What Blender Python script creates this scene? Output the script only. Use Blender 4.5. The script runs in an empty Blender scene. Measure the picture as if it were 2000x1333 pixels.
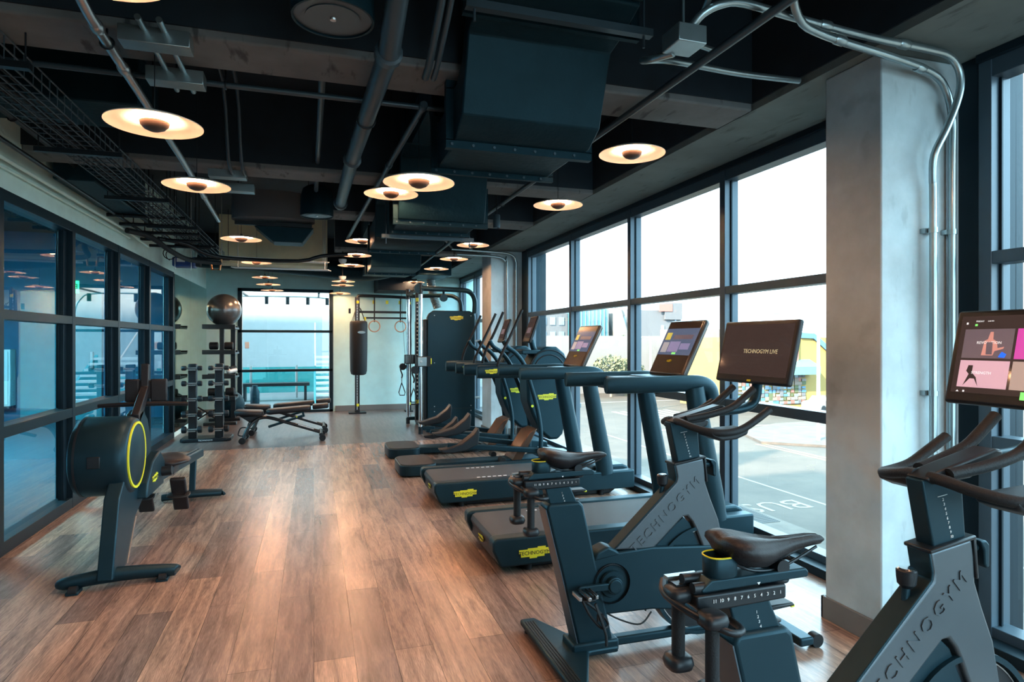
import bpy, bmesh, math, random
from math import sin, cos, pi, radians
from mathutils import Vector, Matrix, noise
random.seed(7)
sc = bpy.context.scene
COL = sc.collection

# ------------------------------------------------------------------ camera, sky, sun, exposure
cam_d = bpy.data.cameras.new('camera'); cam = bpy.data.objects.new('camera', cam_d); COL.objects.link(cam)
cam_d.sensor_width = 36; cam_d.lens = 1222 / 2000 * 36; cam_d.clip_start = .05; cam_d.clip_end = 600
cam.location = (0, 0, 1.45); cam.rotation_euler = (pi / 2, 0, -math.atan(387 / 1222))
sc.camera = cam
sc.view_settings.view_transform = 'Standard'; sc.view_settings.look = 'None'
sc.view_settings.gamma = 1; sc.view_settings.use_curve_mapping = False
sc.view_settings.exposure = 2.7
sc.cycles.use_denoising = True
sc.cycles.max_bounces = 7; sc.cycles.diffuse_bounces = 4; sc.cycles.glossy_bounces = 4
sc.cycles.transparent_max_bounces = 12; sc.cycles.sample_clamp_indirect = 12
sc.cycles.caustics_reflective = False; sc.cycles.caustics_refractive = False

w = bpy.data.worlds.new('sky'); sc.world = w; w.use_nodes = True
nt = w.node_tree; bg = nt.nodes['Background']
tc = nt.nodes.new('ShaderNodeTexCoord'); sx = nt.nodes.new('ShaderNodeSeparateXYZ'); cr = nt.nodes.new('ShaderNodeValToRGB')
nt.links.new(tc.outputs['Generated'], sx.inputs[0]); nt.links.new(sx.outputs['Z'], cr.inputs[0]); nt.links.new(cr.outputs[0], bg.inputs[0])
cr.color_ramp.elements[0].position = .0; cr.color_ramp.elements[0].color = (.17, .25, .29, 1)
cr.color_ramp.elements[1].position = .75; cr.color_ramp.elements[1].color = (.14, .25, .29, 1)
e = cr.color_ramp.elements.new(.36); e.color = (.24, .38, .46, 1)
bg.inputs['Strength'].default_value = 4.0

sd = bpy.data.lights.new('sun', 'SUN'); so = bpy.data.objects.new('sun', sd); COL.objects.link(so)
sd.energy = 4.6; sd.angle = radians(1.5); sd.color = (1, .9, .76)
so.rotation_euler = Vector((.74, .42, -.53)).to_track_quat('-Z', 'Y').to_euler()

def portal(name, loc, sx_, sy_, rot):
    l = bpy.data.lights.new(name, 'AREA'); l.shape = 'RECTANGLE'; l.size = sx_; l.size_y = sy_; l.cycles.is_portal = True
    o = bpy.data.objects.new(name, l); COL.objects.link(o); o.location = loc; o.rotation_euler = rot
portal('daylight_portal', (3.3, 5.2, 1.45), 2.75, 16.8, (0, pi / 2, 0))

# ------------------------------------------------------------------ materials
MATS = {}
def mat(name, col, rough=.5, metal=0., noise_amt=.0, nscale=6., bump=.0, bscale=60., emit=None, estr=0., coat=0., spec=.5, stint=(1, 1, 1)):
    if name in MATS: return MATS[name]
    m = bpy.data.materials.new(name); m.use_nodes = True; t = m.node_tree; b = t.nodes['Principled BSDF']
    b.inputs['Base Color'].default_value = (*col, 1); b.inputs['Roughness'].default_value = rough; b.inputs['Metallic'].default_value = metal
    b.inputs['Specular IOR Level'].default_value = spec; b.inputs['Specular Tint'].default_value = (*stint, 1); b.inputs['Coat Weight'].default_value = coat; b.inputs['Coat Roughness'].default_value = .15
    co = t.nodes.new('ShaderNodeTexCoord')
    n = t.nodes.new('ShaderNodeTexNoise'); n.inputs['Scale'].default_value = nscale; n.inputs['Detail'].default_value = 6
    t.links.new(co.outputs['Object'], n.inputs['Vector'])
    r = t.nodes.new('ShaderNodeValToRGB'); na = max(noise_amt, .04)
    r.color_ramp.elements[0].position = .3; r.color_ramp.elements[1].position = .7
    r.color_ramp.elements[0].color = (*[max(0, c * (1 - na)) for c in col], 1); r.color_ramp.elements[1].color = (*[min(1, c * (1 + na)) for c in col], 1)
    t.links.new(n.outputs['Fac'], r.inputs[0]); t.links.new(r.outputs[0], b.inputs['Base Color'])
    if bump:
        n2 = t.nodes.new('ShaderNodeTexNoise'); n2.inputs['Scale'].default_value = bscale; n2.inputs['Detail'].default_value = 4
        t.links.new(co.outputs['Object'], n2.inputs['Vector'])
        bp = t.nodes.new('ShaderNodeBump'); bp.inputs['Strength'].default_value = bump; bp.inputs['Distance'].default_value = .01
        t.links.new(n2.outputs['Fac'], bp.inputs['Height']); t.links.new(bp.outputs[0], b.inputs['Normal'])
    if emit:
        b.inputs['Emission Color'].default_value = (*emit, 1); b.inputs['Emission Strength'].default_value = estr
    MATS[name] = m; return m

def glassmat(name, tint, refl=1.0, ior=1.5, rough=0.0):
    if name in MATS: return MATS[name]
    m = bpy.data.materials.new(name); m.use_nodes = True; t = m.node_tree; t.nodes.clear()
    out = t.nodes.new('ShaderNodeOutputMaterial'); mx = t.nodes.new('ShaderNodeMixShader')
    tr = t.nodes.new('ShaderNodeBsdfTransparent'); tr.inputs[0].default_value = (*tint, 1)
    gl = t.nodes.new('ShaderNodeBsdfGlossy'); gl.inputs['Roughness'].default_value = rough; gl.inputs[0].default_value = (refl, refl, refl, 1)
    ge = t.nodes.new('ShaderNodeNewGeometry'); vd = t.nodes.new('ShaderNodeVectorMath'); vd.operation = 'DOT_PRODUCT'
    t.links.new(ge.outputs['Normal'], vd.inputs[0]); t.links.new(ge.outputs['Incoming'], vd.inputs[1])
    def mth(op, a, b):
        k = t.nodes.new('ShaderNodeMath'); k.operation = op
        for i, v in enumerate((a, b)):
            if v is None: continue
            if hasattr(v, 'name'): t.links.new(v, k.inputs[i])
            else: k.inputs[i].default_value = v
        return k.outputs[0]
    c = mth('ABSOLUTE', vd.outputs['Value'], None); c = mth('SUBTRACT', 1.0, c); c = mth('POWER', c, 5.0)
    F0 = ((ior - 1) / (ior + 1)) ** 2 * 1.8; c = mth('MULTIPLY_ADD', c, 1 - F0); c.node.inputs[2].default_value = F0
    t.links.new(c, mx.inputs[0]); t.links.new(tr.outputs[0], mx.inputs[1]); t.links.new(gl.outputs[0], mx.inputs[2]); t.links.new(mx.outputs[0], out.inputs[0])
    MATS[name] = m; return m

def woodfloor(name, c1, c2, rough, rot=pi / 2):
    m = bpy.data.materials.new(name); m.use_nodes = True; t = m.node_tree; b = t.nodes['Principled BSDF']; N = t.nodes.new; L = t.links.new
    co = N('ShaderNodeTexCoord'); mp = N('ShaderNodeMapping'); mp.inputs['Rotation'].default_value = (0, 0, rot)
    L(co.outputs['Object'], mp.inputs[0])
    br = N('ShaderNodeTexBrick'); br.offset = .37; br.inputs['Scale'].default_value = 1; br.inputs['Brick Width'].default_value = 1.25; br.inputs['Row Height'].default_value = .18
    br.inputs['Mortar Size'].default_value = .0012; br.inputs['Mortar Smooth'].default_value = .3; br.inputs['Bias'].default_value = 0
    br.inputs['Color1'].default_value = (*c1, 1); br.inputs['Color2'].default_value = (*c2, 1); br.inputs['Mortar'].default_value = (.03, .02, .016, 1)
    L(mp.outputs[0], br.inputs['Vector'])
    mp2 = N('ShaderNodeMapping'); mp2.inputs['Scale'].default_value = (1.0, 11, 1); L(mp.outputs[0], mp2.inputs[0])
    n1 = N('ShaderNodeTexNoise'); n1.inputs['Scale'].default_value = 2.2; n1.inputs['Detail'].default_value = 9; n1.inputs['Roughness'].default_value = .65; n1.inputs['Distortion'].default_value = .8
    L(mp2.outputs[0], n1.inputs['Vector'])
    mp3 = N('ShaderNodeMapping'); mp3.inputs['Scale'].default_value = (6, 90, 1); L(mp.outputs[0], mp3.inputs[0])
    n3 = N('ShaderNodeTexNoise'); n3.inputs['Scale'].default_value = 3; n3.inputs['Detail'].default_value = 6; L(mp3.outputs[0], n3.inputs['Vector'])
    cr1 = N('ShaderNodeValToRGB'); cr1.color_ramp.elements[0].position = .32; cr1.color_ramp.elements[1].position = .68
    cr1.color_ramp.elements[0].color = (.50, .50, .52, 1); cr1.color_ramp.elements[1].color = (1.5, 1.45, 1.4, 1); L(n1.outputs['Fac'], cr1.inputs[0])
    cr3 = N('ShaderNodeValToRGB'); cr3.color_ramp.elements[0].position = .3; cr3.color_ramp.elements[1].position = .7
    cr3.color_ramp.elements[0].color = (.65, .65, .66, 1); cr3.color_ramp.elements[1].color = (1.2, 1.2, 1.2, 1); L(n3.outputs['Fac'], cr3.inputs[0])
    a = N('ShaderNodeMixRGB'); a.blend_type = 'MULTIPLY'; a.inputs[0].default_value = 1; L(br.outputs['Color'], a.inputs[1]); L(cr1.outputs[0], a.inputs[2])
    d = N('ShaderNodeMixRGB'); d.blend_type = 'MULTIPLY'; d.inputs[0].default_value = 1; L(a.outputs[0], d.inputs[1]); L(cr3.outputs[0], d.inputs[2])
    L(d.outputs[0], b.inputs['Base Color']); b.inputs['Roughness'].default_value = rough; b.inputs['Specular IOR Level'].default_value = .5
    bp = N('ShaderNodeBump'); bp.inputs['Strength'].default_value = .15; bp.inputs['Distance'].default_value = .001
    L(n3.outputs['Fac'], bp.inputs['Height']); L(bp.outputs[0], b.inputs['Normal'])
    MATS[name] = m; return m

def concrete(name, c, dark=.5, scale=2.2):
    m = bpy.data.materials.new(name); m.use_nodes = True; t = m.node_tree; b = t.nodes['Principled BSDF']; N = t.nodes.new; L = t.links.new
    co = N('ShaderNodeTexCoord'); n1 = N('ShaderNodeTexNoise'); n1.inputs['Scale'].default_value = scale; n1.inputs['Detail'].default_value = 10; n1.inputs['Roughness'].default_value = .6
    L(co.outputs['Object'], n1.inputs['Vector'])
    r1 = N('ShaderNodeValToRGB'); r1.color_ramp.elements[0].position = .33; r1.color_ramp.elements[1].position = .66
    r1.color_ramp.elements[0].color = (*[v * .72 for v in c], 1); r1.color_ramp.elements[1].color = (*[min(1, v * 1.15) for v in c], 1); L(n1.outputs['Fac'], r1.inputs[0])
    mp = N('ShaderNodeMapping'); mp.inputs['Scale'].default_value = (3, .8, 1); L(co.outputs['Object'], mp.inputs[0])
    n2 = N('ShaderNodeTexNoise'); n2.inputs['Scale'].default_value = 5.5; n2.inputs['Detail'].default_value = 8; L(mp.outputs[0], n2.inputs['Vector'])
    r2 = N('ShaderNodeValToRGB'); r2.color_ramp.elements[0].position = .30; r2.color_ramp.elements[1].position = .40
    r2.color_ramp.elements[0].color = (dark, dark, dark, 1); r2.color_ramp.elements[1].color = (1, 1, 1, 1); L(n2.outputs['Fac'], r2.inputs[0])
    a = N('ShaderNodeMixRGB'); a.blend_type = 'MULTIPLY'; a.inputs[0].default_value = 1; L(r1.outputs[0], a.inputs[1]); L(r2.outputs[0], a.inputs[2])
    L(a.outputs[0], b.inputs['Base Color']); b.inputs['Roughness'].default_value = .75
    bp = N('ShaderNodeBump'); bp.inputs['Strength'].default_value = .35; bp.inputs['Distance'].default_value = .01; L(n1.outputs['Fac'], bp.inputs['Height']); L(bp.outputs[0], b.inputs['Normal'])
    MATS[name] = m; return m

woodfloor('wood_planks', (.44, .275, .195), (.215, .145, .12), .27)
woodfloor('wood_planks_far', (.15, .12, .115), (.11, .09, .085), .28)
concrete('concrete_beam', (.17, .18, .185), .35)
concrete('concrete_soffit', (.15, .185, .18), .55, 1.4)
concrete('concrete_column', (.50, .60, .63), .82, 1.6)
mat('wall_paint', (.72, .94, .90), .75, noise_amt=.05, bump=.1, bscale=90)
mat('wall_paint_back', (.49, .79, .80), .75, noise_amt=.05, bump=.1, bscale=90)
mat('beige_paint', (.72, .68, .47), .75, noise_amt=.05)
mat('ceiling_black', (.004, .013, .021), .8, noise_amt=.25)
mat('frame_dark', (.008, .017, .024), .42, metal=.1, spec=.25, stint=(.6, .85, 1))
mat('frame_blue', (.05, .085, .115), .4, metal=.2)
mat('baseboard_paint', (.15, .145, .135), .5)
mat('white_paint', (.78, .82, .82), .6)
mat('teal_paint', (.03, .25, .30), .7, noise_amt=.08)
mat('deep_blue', (.01, .10, .18), .7, noise_amt=.08)
mat('blue_carpet', (.02, .08, .11), .95, noise_amt=.3, nscale=200)
mat('duct_paint', (.006, .022, .031), .5, metal=.1, spec=.25, stint=(.5, .85, 1), noise_amt=.18, bump=.25, bscale=30)
mat('pipe_paint', (.05, .08, .10), .4, metal=.3)
mat('galvanized', (.34, .42, .44), .32, metal=.85, noise_amt=.15)
mat('black_metal', (.008, .012, .016), .38, metal=.3)
mat('graphite', (.010, .028, .038), .40, metal=.25, spec=.32, stint=(.55, .85, 1))
mat('grey_frame', (.085, .105, .12), .38, metal=.55)
mat('black_plastic', (.009, .013, .017), .42, spec=.35)
mat('black_rubber', (.010, .012, .014), .6, spec=.3, bump=.2, bscale=200)
mat('vinyl', (.014, .013, .015), .45, spec=.3, bump=.12, bscale=150)
mat('belt', (.045, .05, .055), .6, bump=.3, bscale=300)
mat('chrome', (.72, .74, .76), .16, metal=1)
mat('satin', (.5, .5, .5), .35, metal=1)
mat('yellow', (.75, .72, .03), .4)
mat('white_print', (.8, .8, .8), .5)
mat('black_print', (.01, .01, .01), .5)
mat('lamp_white', (.92, .84, .76), .6)
mat('lamp_cup', (.07, .045, .035), .45)
mat('led', (1, .8, .6), .5, emit=(1, .62, .33), estr=4); mat('shade_bounce_glow', (.9, .8, .7), .6, emit=(1, .50, .25), estr=17)  # the second is an emissive stand-in for light bounced by the shade
mat('copper', (.55, .26, .12), .35, metal=.9)
mat('mirror_silver', (.62, .80, .74), .015, metal=1)
mat('ball_pearl', (.10, .105, .11), .28, metal=.5, coat=.3)
mat('screen_glass', (.035, .03, .032), .06, coat=.6)
glassmat('pane_clear', (.95, .97, .97), .9, 1.45)
glassmat('pane_store', (.62, .82, .86), .9, 1.75)

# ------------------------------------------------------------------ mesh builder
class G:
    def __init__(s): s.v = []; s.f = []; s.mi = []; s.m = []; s.flat = []
    def _i(s, m):
        if m not in s.m: s.m.append(m)
        return s.m.index(m)
    def add(s, vs, fs, m, M=None, flat=False):
        k = len(s.v)
        for p in vs:
            p = Vector(p); s.v.append(M @ p if M is not None else p)
        i = s._i(m)
        for f in fs: s.f.append([k + a for a in f]); s.mi.append(i); s.flat.append(flat)
        return s
    def box(s, lo, hi, m, M=None):
        (a, b, c), (d, e, f) = lo, hi
        vs = [(a, b, c), (d, b, c), (d, e, c), (a, e, c), (a, b, f), (d, b, f), (d, e, f), (a, e, f)]
        return s.add(vs, [(0, 3, 2, 1), (4, 5, 6, 7), (0, 1, 5, 4), (1, 2, 6, 5), (2, 3, 7, 6), (3, 0, 4, 7)], m, M, True)
    def bar(s, p0, p1, wd, ht, m, up=(0, 0, 1)):
        p0 = Vector(p0); p1 = Vector(p1); d = (p1 - p0).normalized(); u = Vector(up); r = d.cross(u).normalized(); u = r.cross(d).normalized()
        vs = []
        for p in (p0, p1):
            for a, b in ((-1, -1), (1, -1), (1, 1), (-1, 1)): vs.append(p + r * a * wd / 2 + u * b * ht / 2)
        return s.add(vs, [(0, 1, 2, 3), (7, 6, 5, 4), (0, 4, 5, 1), (1, 5, 6, 2), (2, 6, 7, 3), (3, 7, 4, 0)], m, None, True)
    def tube(s, pts, r, m, n=10, smooth=0, closed=False, sx=1., cap=True, up=None):
        P = [Vector(p) for p in pts]
        R = list(r) if hasattr(r, '__len__') else [r] * len(P)
        if smooth and len(P) > 2:
            Q = []; RR = []
            cnt = len(P) if closed else len(P) - 1
            for i in range(cnt):
                if closed: a, b, c, d = P[i - 1], P[i], P[(i + 1) % len(P)], P[(i + 2) % len(P)]
                else: a, b, c, d = P[max(i - 1, 0)], P[i], P[i + 1], P[min(i + 2, len(P) - 1)]
                for k in range(smooth):
                    t = k / smooth
                    Q.append(.5 * ((2 * b) + (c - a) * t + (2 * a - 5 * b + 4 * c - d) * t * t + (3 * b - a - 3 * c + d) * t ** 3))
                    RR.append(R[i] * (1 - t) + R[(i + 1) % len(P)] * t)
            if not closed: Q.append(P[-1]); RR.append(R[-1])
            P, R = Q, RR
        N = len(P); T = []
        for i in range(N):
            if closed: d = P[(i + 1) % N] - P[i - 1]
            else: d = P[min(i + 1, N - 1)] - P[max(i - 1, 0)]
            T.append(d.normalized())
        u = Vector(up) if up else Vector((0, 0, 1))
        if abs(T[0].dot(u)) > .95: u = Vector((0, 1, 0))
        u = (u - T[0] * u.dot(T[0])).normalized()
        vs = []; fs = []
        for i in range(N):
            u = (u - T[i] * u.dot(T[i])).normalized(); q = T[i].cross(u)
            for k in range(n):
                a = 2 * pi * k / n; vs.append(P[i] + (u * cos(a) + q * sin(a) * sx) * R[i])
        for i in range(N if closed else N - 1):
            for k in range(n):
                j = (i + 1) % N
                fs.append((i * n + k, i * n + (k + 1) % n, j * n + (k + 1) % n, j * n + k))
        s.add(vs, fs, m)
        if cap and not closed:
            k = len(s.v) - N * n; i = s._i(m)
            s.f.append([k + a for a in range(n)][::-1]); s.mi.append(i); s.flat.append(True)
            s.f.append([k + (N - 1) * n + a for a in range(n)]); s.mi.append(i); s.flat.append(True)
        return s
    def cyl(s, p0, p1, r0, m, r1=None, n=20): return s.tube([p0, p1], [r0, r0 if r1 is None else r1], m, n)
    def lathe(s, prof, m, o=(0, 0, 0), ax='Z', n=28, sc=(1, 1)):
        vs = []; fs = []
        for r, h in prof:
            for k in range(n):
                a = 2 * pi * k / n; x, y = r * cos(a) * sc[0], r * sin(a) * sc[1]
                p = (x, y, h) if ax == 'Z' else ((h, x, y) if ax == 'X' else (y, h, x))
                vs.append(Vector(p) + Vector(o))
        for i in range(len(prof) - 1):
            for k in range(n): fs.append((i * n + k, i * n + (k + 1) % n, (i + 1) * n + (k + 1) % n, (i + 1) * n + k))
        return s.add(vs, fs, m)
    def ball(s, c, r, m, n=16, sc=(1, 1, 1)):
        vs = []; fs = []; h = n // 2
        for i in range(h + 1):
            t = pi * i / h
            for k in range(n):
                a = 2 * pi * k / n; vs.append((c[0] + r * sc[0] * sin(t) * cos(a), c[1] + r * sc[1] * sin(t) * sin(a), c[2] + r * sc[2] * cos(t)))
        for i in range(h):
            for k in range(n): fs.append((i * n + k, (i + 1) * n + k, (i + 1) * n + (k + 1) % n, i * n + (k + 1) % n))
        return s.add(vs, fs, m)
    def prism(s, poly, a, b, m, plane='XZ', M=None, flat=True):
        area = sum(poly[i][0] * poly[(i + 1) % len(poly)][1] - poly[(i + 1) % len(poly)][0] * poly[i][1] for i in range(len(poly)))
        if area < 0: poly = poly[::-1]
        def q(u, v, h): return {'XZ': (u, -h, v), 'XY': (u, v, h), 'YZ': (h, u, v)}[plane]
        if plane == 'XZ': a, b = -b, -a
        n = len(poly); vs = [q(u, v, a) for u, v in poly] + [q(u, v, b) for u, v in poly]
        fs = [tuple(range(n))[::-1], tuple(range(n, 2 * n))] + [(i, (i + 1) % n, n + (i + 1) % n, n + i) for i in range(n)]
        return s.add(vs, fs, m, M, flat)
    def loft(s, secs, m, cap=True):
        n = len(secs[0]); vs = [p for c in secs for p in c]; fs = []
        for i in range(len(secs) - 1):
            for k in range(n): fs.append((i * n + k, i * n + (k + 1) % n, (i + 1) * n + (k + 1) % n, (i + 1) * n + k))
        if cap: fs.append(tuple(range(n))[::-1]); fs.append(tuple(range((len(secs) - 1) * n, len(secs) * n)))
        return s.add(vs, fs, m)
    def text(s, st, size, M, m, ext=.0008, track=1., align='CENTER'):
        c = bpy.data.curves.new('t', 'FONT'); c.body = st; c.size = size; c.extrude = ext; c.align_x = align; c.align_y = 'CENTER'; c.space_character = track; c.resolution_u = 2
        o = bpy.data.objects.new('t', c); me = bpy.data.meshes.new_from_object(o)
        s.add([v.co for v in me.vertices], [tuple(p.vertices) for p in me.polygons], m, M, True)
        bpy.data.objects.remove(o); bpy.data.curves.remove(c); bpy.data.meshes.remove(me); return s
    def logo(s, M, wd):
        P = [(-.5, .115), (-.22, .115), (-.22, .145), (.1, .145), (.1, .18), (.36, .18), (.36, .125), (.5, .125), (.5, -.06), (.32, -.06), (.32, -.125), (.08, -.125), (.08, -.16), (-.16, -.16), (-.16, -.11), (-.44, -.11), (-.44, 0), (-.5, 0)]
        s.prism([(a * wd, b * wd) for a, b in P], 0, .002, 'yellow', 'XY', M)
        s.text('TECHNOGYM', wd * .165, M @ Matrix.Translation((0, 0, .0026)), 'black_print', .0006)
        return s
    def build(s, name, par=None, bevel=0, seg=2, angle=35, label=None):
        off = Vector(par.get('_base', (0, 0, 0))) if par else Vector((0, 0, 0))
        me = bpy.data.meshes.new(name); me.from_pydata([tuple(v - off) for v in s.v], [], s.f)
        for m in s.m: me.materials.append(MATS[m])
        me.polygons.foreach_set('material_index', s.mi)
        bm = bmesh.new(); bm.from_mesh(me); bmesh.ops.recalc_face_normals(bm, faces=bm.faces); bm.to_mesh(me); bm.free()
        me.polygons.foreach_set('use_smooth', [True] * len(me.polygons)); me.set_sharp_from_angle(angle=radians(angle))
        o = bpy.data.objects.new(name, me); COL.objects.link(o)
        if par: o.parent = par; o['_base'] = tuple(off)
        if bevel:
            b = o.modifiers.new('bevel', 'BEVEL'); b.width = bevel; b.segments = seg; b.limit_method = 'ANGLE'; b.angle_limit = radians(40); b.use_clamp_overlap = True
        if label: o['label'] = label
        return o
def F(o, u, v):
    u = Vector(u).normalized(); v = Vector(v).normalized(); n = u.cross(v)
    M = Matrix((u, v, n)).transposed().to_4x4(); M.translation = Vector(o); return M
FY = lambda x, y, z: F((x, y, z), (1, 0, 0), (0, 0, 1))      # faces -Y
FX = lambda x, y, z: F((x, y, z), (0, -1, 0), (0, 0, 1))     # faces -X
def thing(name, label, cat, base, group=None):
    o = bpy.data.objects.new(name, None); COL.objects.link(o); o.location = base; o.empty_display_size = .1
    o['_base'] = tuple(base); o['label'] = label; o['category'] = cat
    if group: o['group'] = group
    return o
def tag(o, label, cat, group=None, kind=None):
    o['label'] = label; o['category'] = cat
    if group: o['group'] = group
    if kind: o['kind'] = kind
    return o
def st(o): o['kind'] = 'structure'; return o
def dup(root, loc, label, group=None, rz=None, skip=()):
    r = root.copy(); COL.objects.link(r); r.location = loc; r['label'] = label
    if group: r['group'] = group
    if rz is not None: r.rotation_euler = (0, 0, rz)
    def rec(a, b):
        for ch in list(a.children):
            if ch.name.split('.')[0] in skip: continue
            c = ch.copy(); COL.objects.link(c); c.parent = b; rec(ch, c)
    rec(root, r); return r
def SB(name, lo, hi, m, bevel=0): return st(G().box(lo, hi, m).build(name, bevel=bevel))

# ------------------------------------------------------------------ room shell
XL, XR, YB, YF = -2.0, 3.05, 13.4, -3.0
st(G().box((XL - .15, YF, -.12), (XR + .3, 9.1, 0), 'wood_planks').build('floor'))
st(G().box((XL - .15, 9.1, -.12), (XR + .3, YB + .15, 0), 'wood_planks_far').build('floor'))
SB('ceiling', (XL - .15, YF, 3.42), (XR + .3, YB + .15, 3.6), 'ceiling_black')
SB('ceiling_soffit', (2.49, YF, 2.82), (XR + .3, YB, 3.42), 'concrete_soffit')
for y0, wd, xb in ((-1.2, .34, XL), (1.0, .34, XL), (3.12, .34, XL), (5.34, .30, XL), (7.0, .34, .03), (9.7, .36, .3)):
    SB('ceiling_beam', (xb, y0, 2.82), (2.49, y0 + wd, 3.42), 'concrete_beam', .012)
# thin near-black sheets covering the beam and soffit sides between the beams
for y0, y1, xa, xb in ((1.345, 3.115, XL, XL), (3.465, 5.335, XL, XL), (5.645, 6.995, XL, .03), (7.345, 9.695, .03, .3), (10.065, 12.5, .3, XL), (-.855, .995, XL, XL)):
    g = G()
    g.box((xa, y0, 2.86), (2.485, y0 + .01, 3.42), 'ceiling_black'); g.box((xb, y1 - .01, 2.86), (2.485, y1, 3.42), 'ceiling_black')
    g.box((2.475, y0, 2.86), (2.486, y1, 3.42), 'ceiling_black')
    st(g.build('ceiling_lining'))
SB('ceiling_bulkhead', (XL, 12.6, 2.86), (1.35, 13.0, 3.42), 'ceiling_black')
SB('ceiling_bulkhead', (-1.4, 10.6, 2.66), (.21, 11.0, 3.42), 'beige_paint')
SB('ceiling_bulkhead', (1.2, 12.4, 2.45), (1.95, 13.35, 3.42), 'ceiling_black')
# left wall: bulkhead over the storefront, solid wall behind the mirror
SB('wall_left', (XL - .15, YF, 2.47), (XL, 10.5, 3.42), 'wall_paint')
SB('wall_left', (XL - .15, 10.5, 0), (XL, YB, 3.42), 'wall_paint')
g = G(); g.box((XL - .15, YF - .15, 0), (.3, YF, 3.42), 'wall_paint'); g.box((2.95, YF - .15, 0), (XR + .3, YF, 3.42), 'wall_paint'); g.box((.3, YF - .15, 2.75), (2.95, YF, 3.42), 'wall_paint'); st(g.build('wall_front'))
fr = st(bpy.data.objects.new('window_6', None)); COL.objects.link(fr); fr['_base'] = (0, 0, 0)  # unseen front window, added to throw daylight on the column and bikes
g = G()
for z0, z1 in ((0, .1), (.93, 1.0), (1.815, 1.875), (2.69, 2.75)): g.box((.3, YF - .12, z0), (2.95, YF, z1), 'frame_blue')
for x in (.3, 1.6, 2.89): g.box((x, YF - .12, 0), (x + .06, YF + .005, 2.75), 'frame_blue')
g.build('window_frame', fr)
for a, b in ((.36, 1.6), (1.66, 2.89)): G().add([(a, YF - .06, .1), (b, YF - .06, .1), (b, YF - .06, 2.69), (a, YF - .06, 2.69)], [(0, 1, 2, 3)], 'pane_clear').build('window_pane', fr)
portal('daylight_portal', (1.62, YF - .3, 1.4), 2.6, 2.7, (pi / 2, 0, 0))
g = G()
g.box((XL - .15, YB, 0), (-1.43, YB + .15, 3.42), 'wall_paint_back'); g.box((.38, YB, 0), (XR + .3, YB + .15, 3.42), 'wall_paint_back')
g.box((-1.43, YB, 2.49), (.38, YB + .15, 3.42), 'wall_paint_back')
st(g.build('wall_back'))
SB('baseboard_back', (.42, YB - .015, 0), (XR, YB, .115), 'baseboard_paint', .003)
SB('baseboard_back', (XL, YB - .015, 0), (-1.45, YB, .115), 'baseboard_paint', .003)
# window wall on the street side
g = G()
g.box((XR, YF, -.12), (XR + .3, YB, .0), 'frame_dark'); g.box((XR, YF, 2.80), (XR + .3, YB, 3.42), 'ceiling_black')
st(g.build('wall_right'))
for n, y0, y1 in ((1, 2.29, 2.63), (2, 9.13, 9.65)):
    o = st(G().box((2.555, y0, 0), (XR + .3, y1, 2.82), 'concrete_column').build('column', bevel=.008))
    g = G(); g.box((2.54, y0 - .015, 0), (2.556, y1 + .015, .115), 'baseboard_paint'); g.box((2.54, y0 - .015, 0), (XR, y0, .115), 'baseboard_paint'); g.box((2.54, y1, 0), (XR, y1 + .015, .115), 'baseboard_paint')
    st(g.build('baseboard_right', bevel=.003))
def street_window(n, y0, y1, mull):
    fr = st(bpy.data.objects.new('window_%d' % n, None)); COL.objects.link(fr); fr['_base'] = (0, 0, 0)
    g = G(); X0, X1 = XR, XR + .11
    for z0, z1, dx in ((0, .10, 0), (.93, 1.0, 0), (1.815, 1.875, 0), (2.70, 2.82, 0)):
        g.box((X0 + dx, y0, z0), (X1, y1, z1), 'frame_blue')
    g.box((X0 - .10, y0, 0), (X0, y1, .055), 'frame_dark'); g.box((X0 - .025, y0, 2.78), (X0, y1, 2.82), 'frame_dark')
    for y in (y0, *mull, y1):
        a, b = y - .033, y + .033
        if y == y0: a, b = y0, y0 + .06
        if y == y1: a, b = y1 - .06, y1
        g.box((X0 - .006, a, .0), (X1 + .01, b, 2.82), 'frame_blue')
        g.box((X0 + .045, a - .012, .1), (X0 + .06, b + .012, 2.70), 'frame_dark')
    g.build('window_frame', fr, bevel=.003)
    ys = [y0, *mull, y1]
    for i in range(len(ys) - 1):
        for z0, z1 in ((.1, .93), (1.0, 1.815), (1.875, 2.70)):
            x = X0 + .085
            G().add([(x, ys[i] + .03, z0), (x, ys[i + 1] - .03, z0), (x, ys[i + 1] - .03, z1), (x, ys[i] + .03, z1)], [(0, 1, 2, 3)], 'pane_clear').build('window_pane', fr)
street_window(1, 2.63, 8.87, (4.17, 5.69, 7.22))
street_window(2, -3.0, 2.19, (-1.6, -.1, 1.3 - .6))
street_window(3, 9.65, 13.38, (10.9, 12.15))
SB('wall_right', (XR - .002, 2.19, 0), (XR + .3, 2.29, 2.82), 'frame_dark')
SB('wall_right', (XR, 8.87, 0), (XR + .3, 9.13, 2.82), 'frame_dark')

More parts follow.
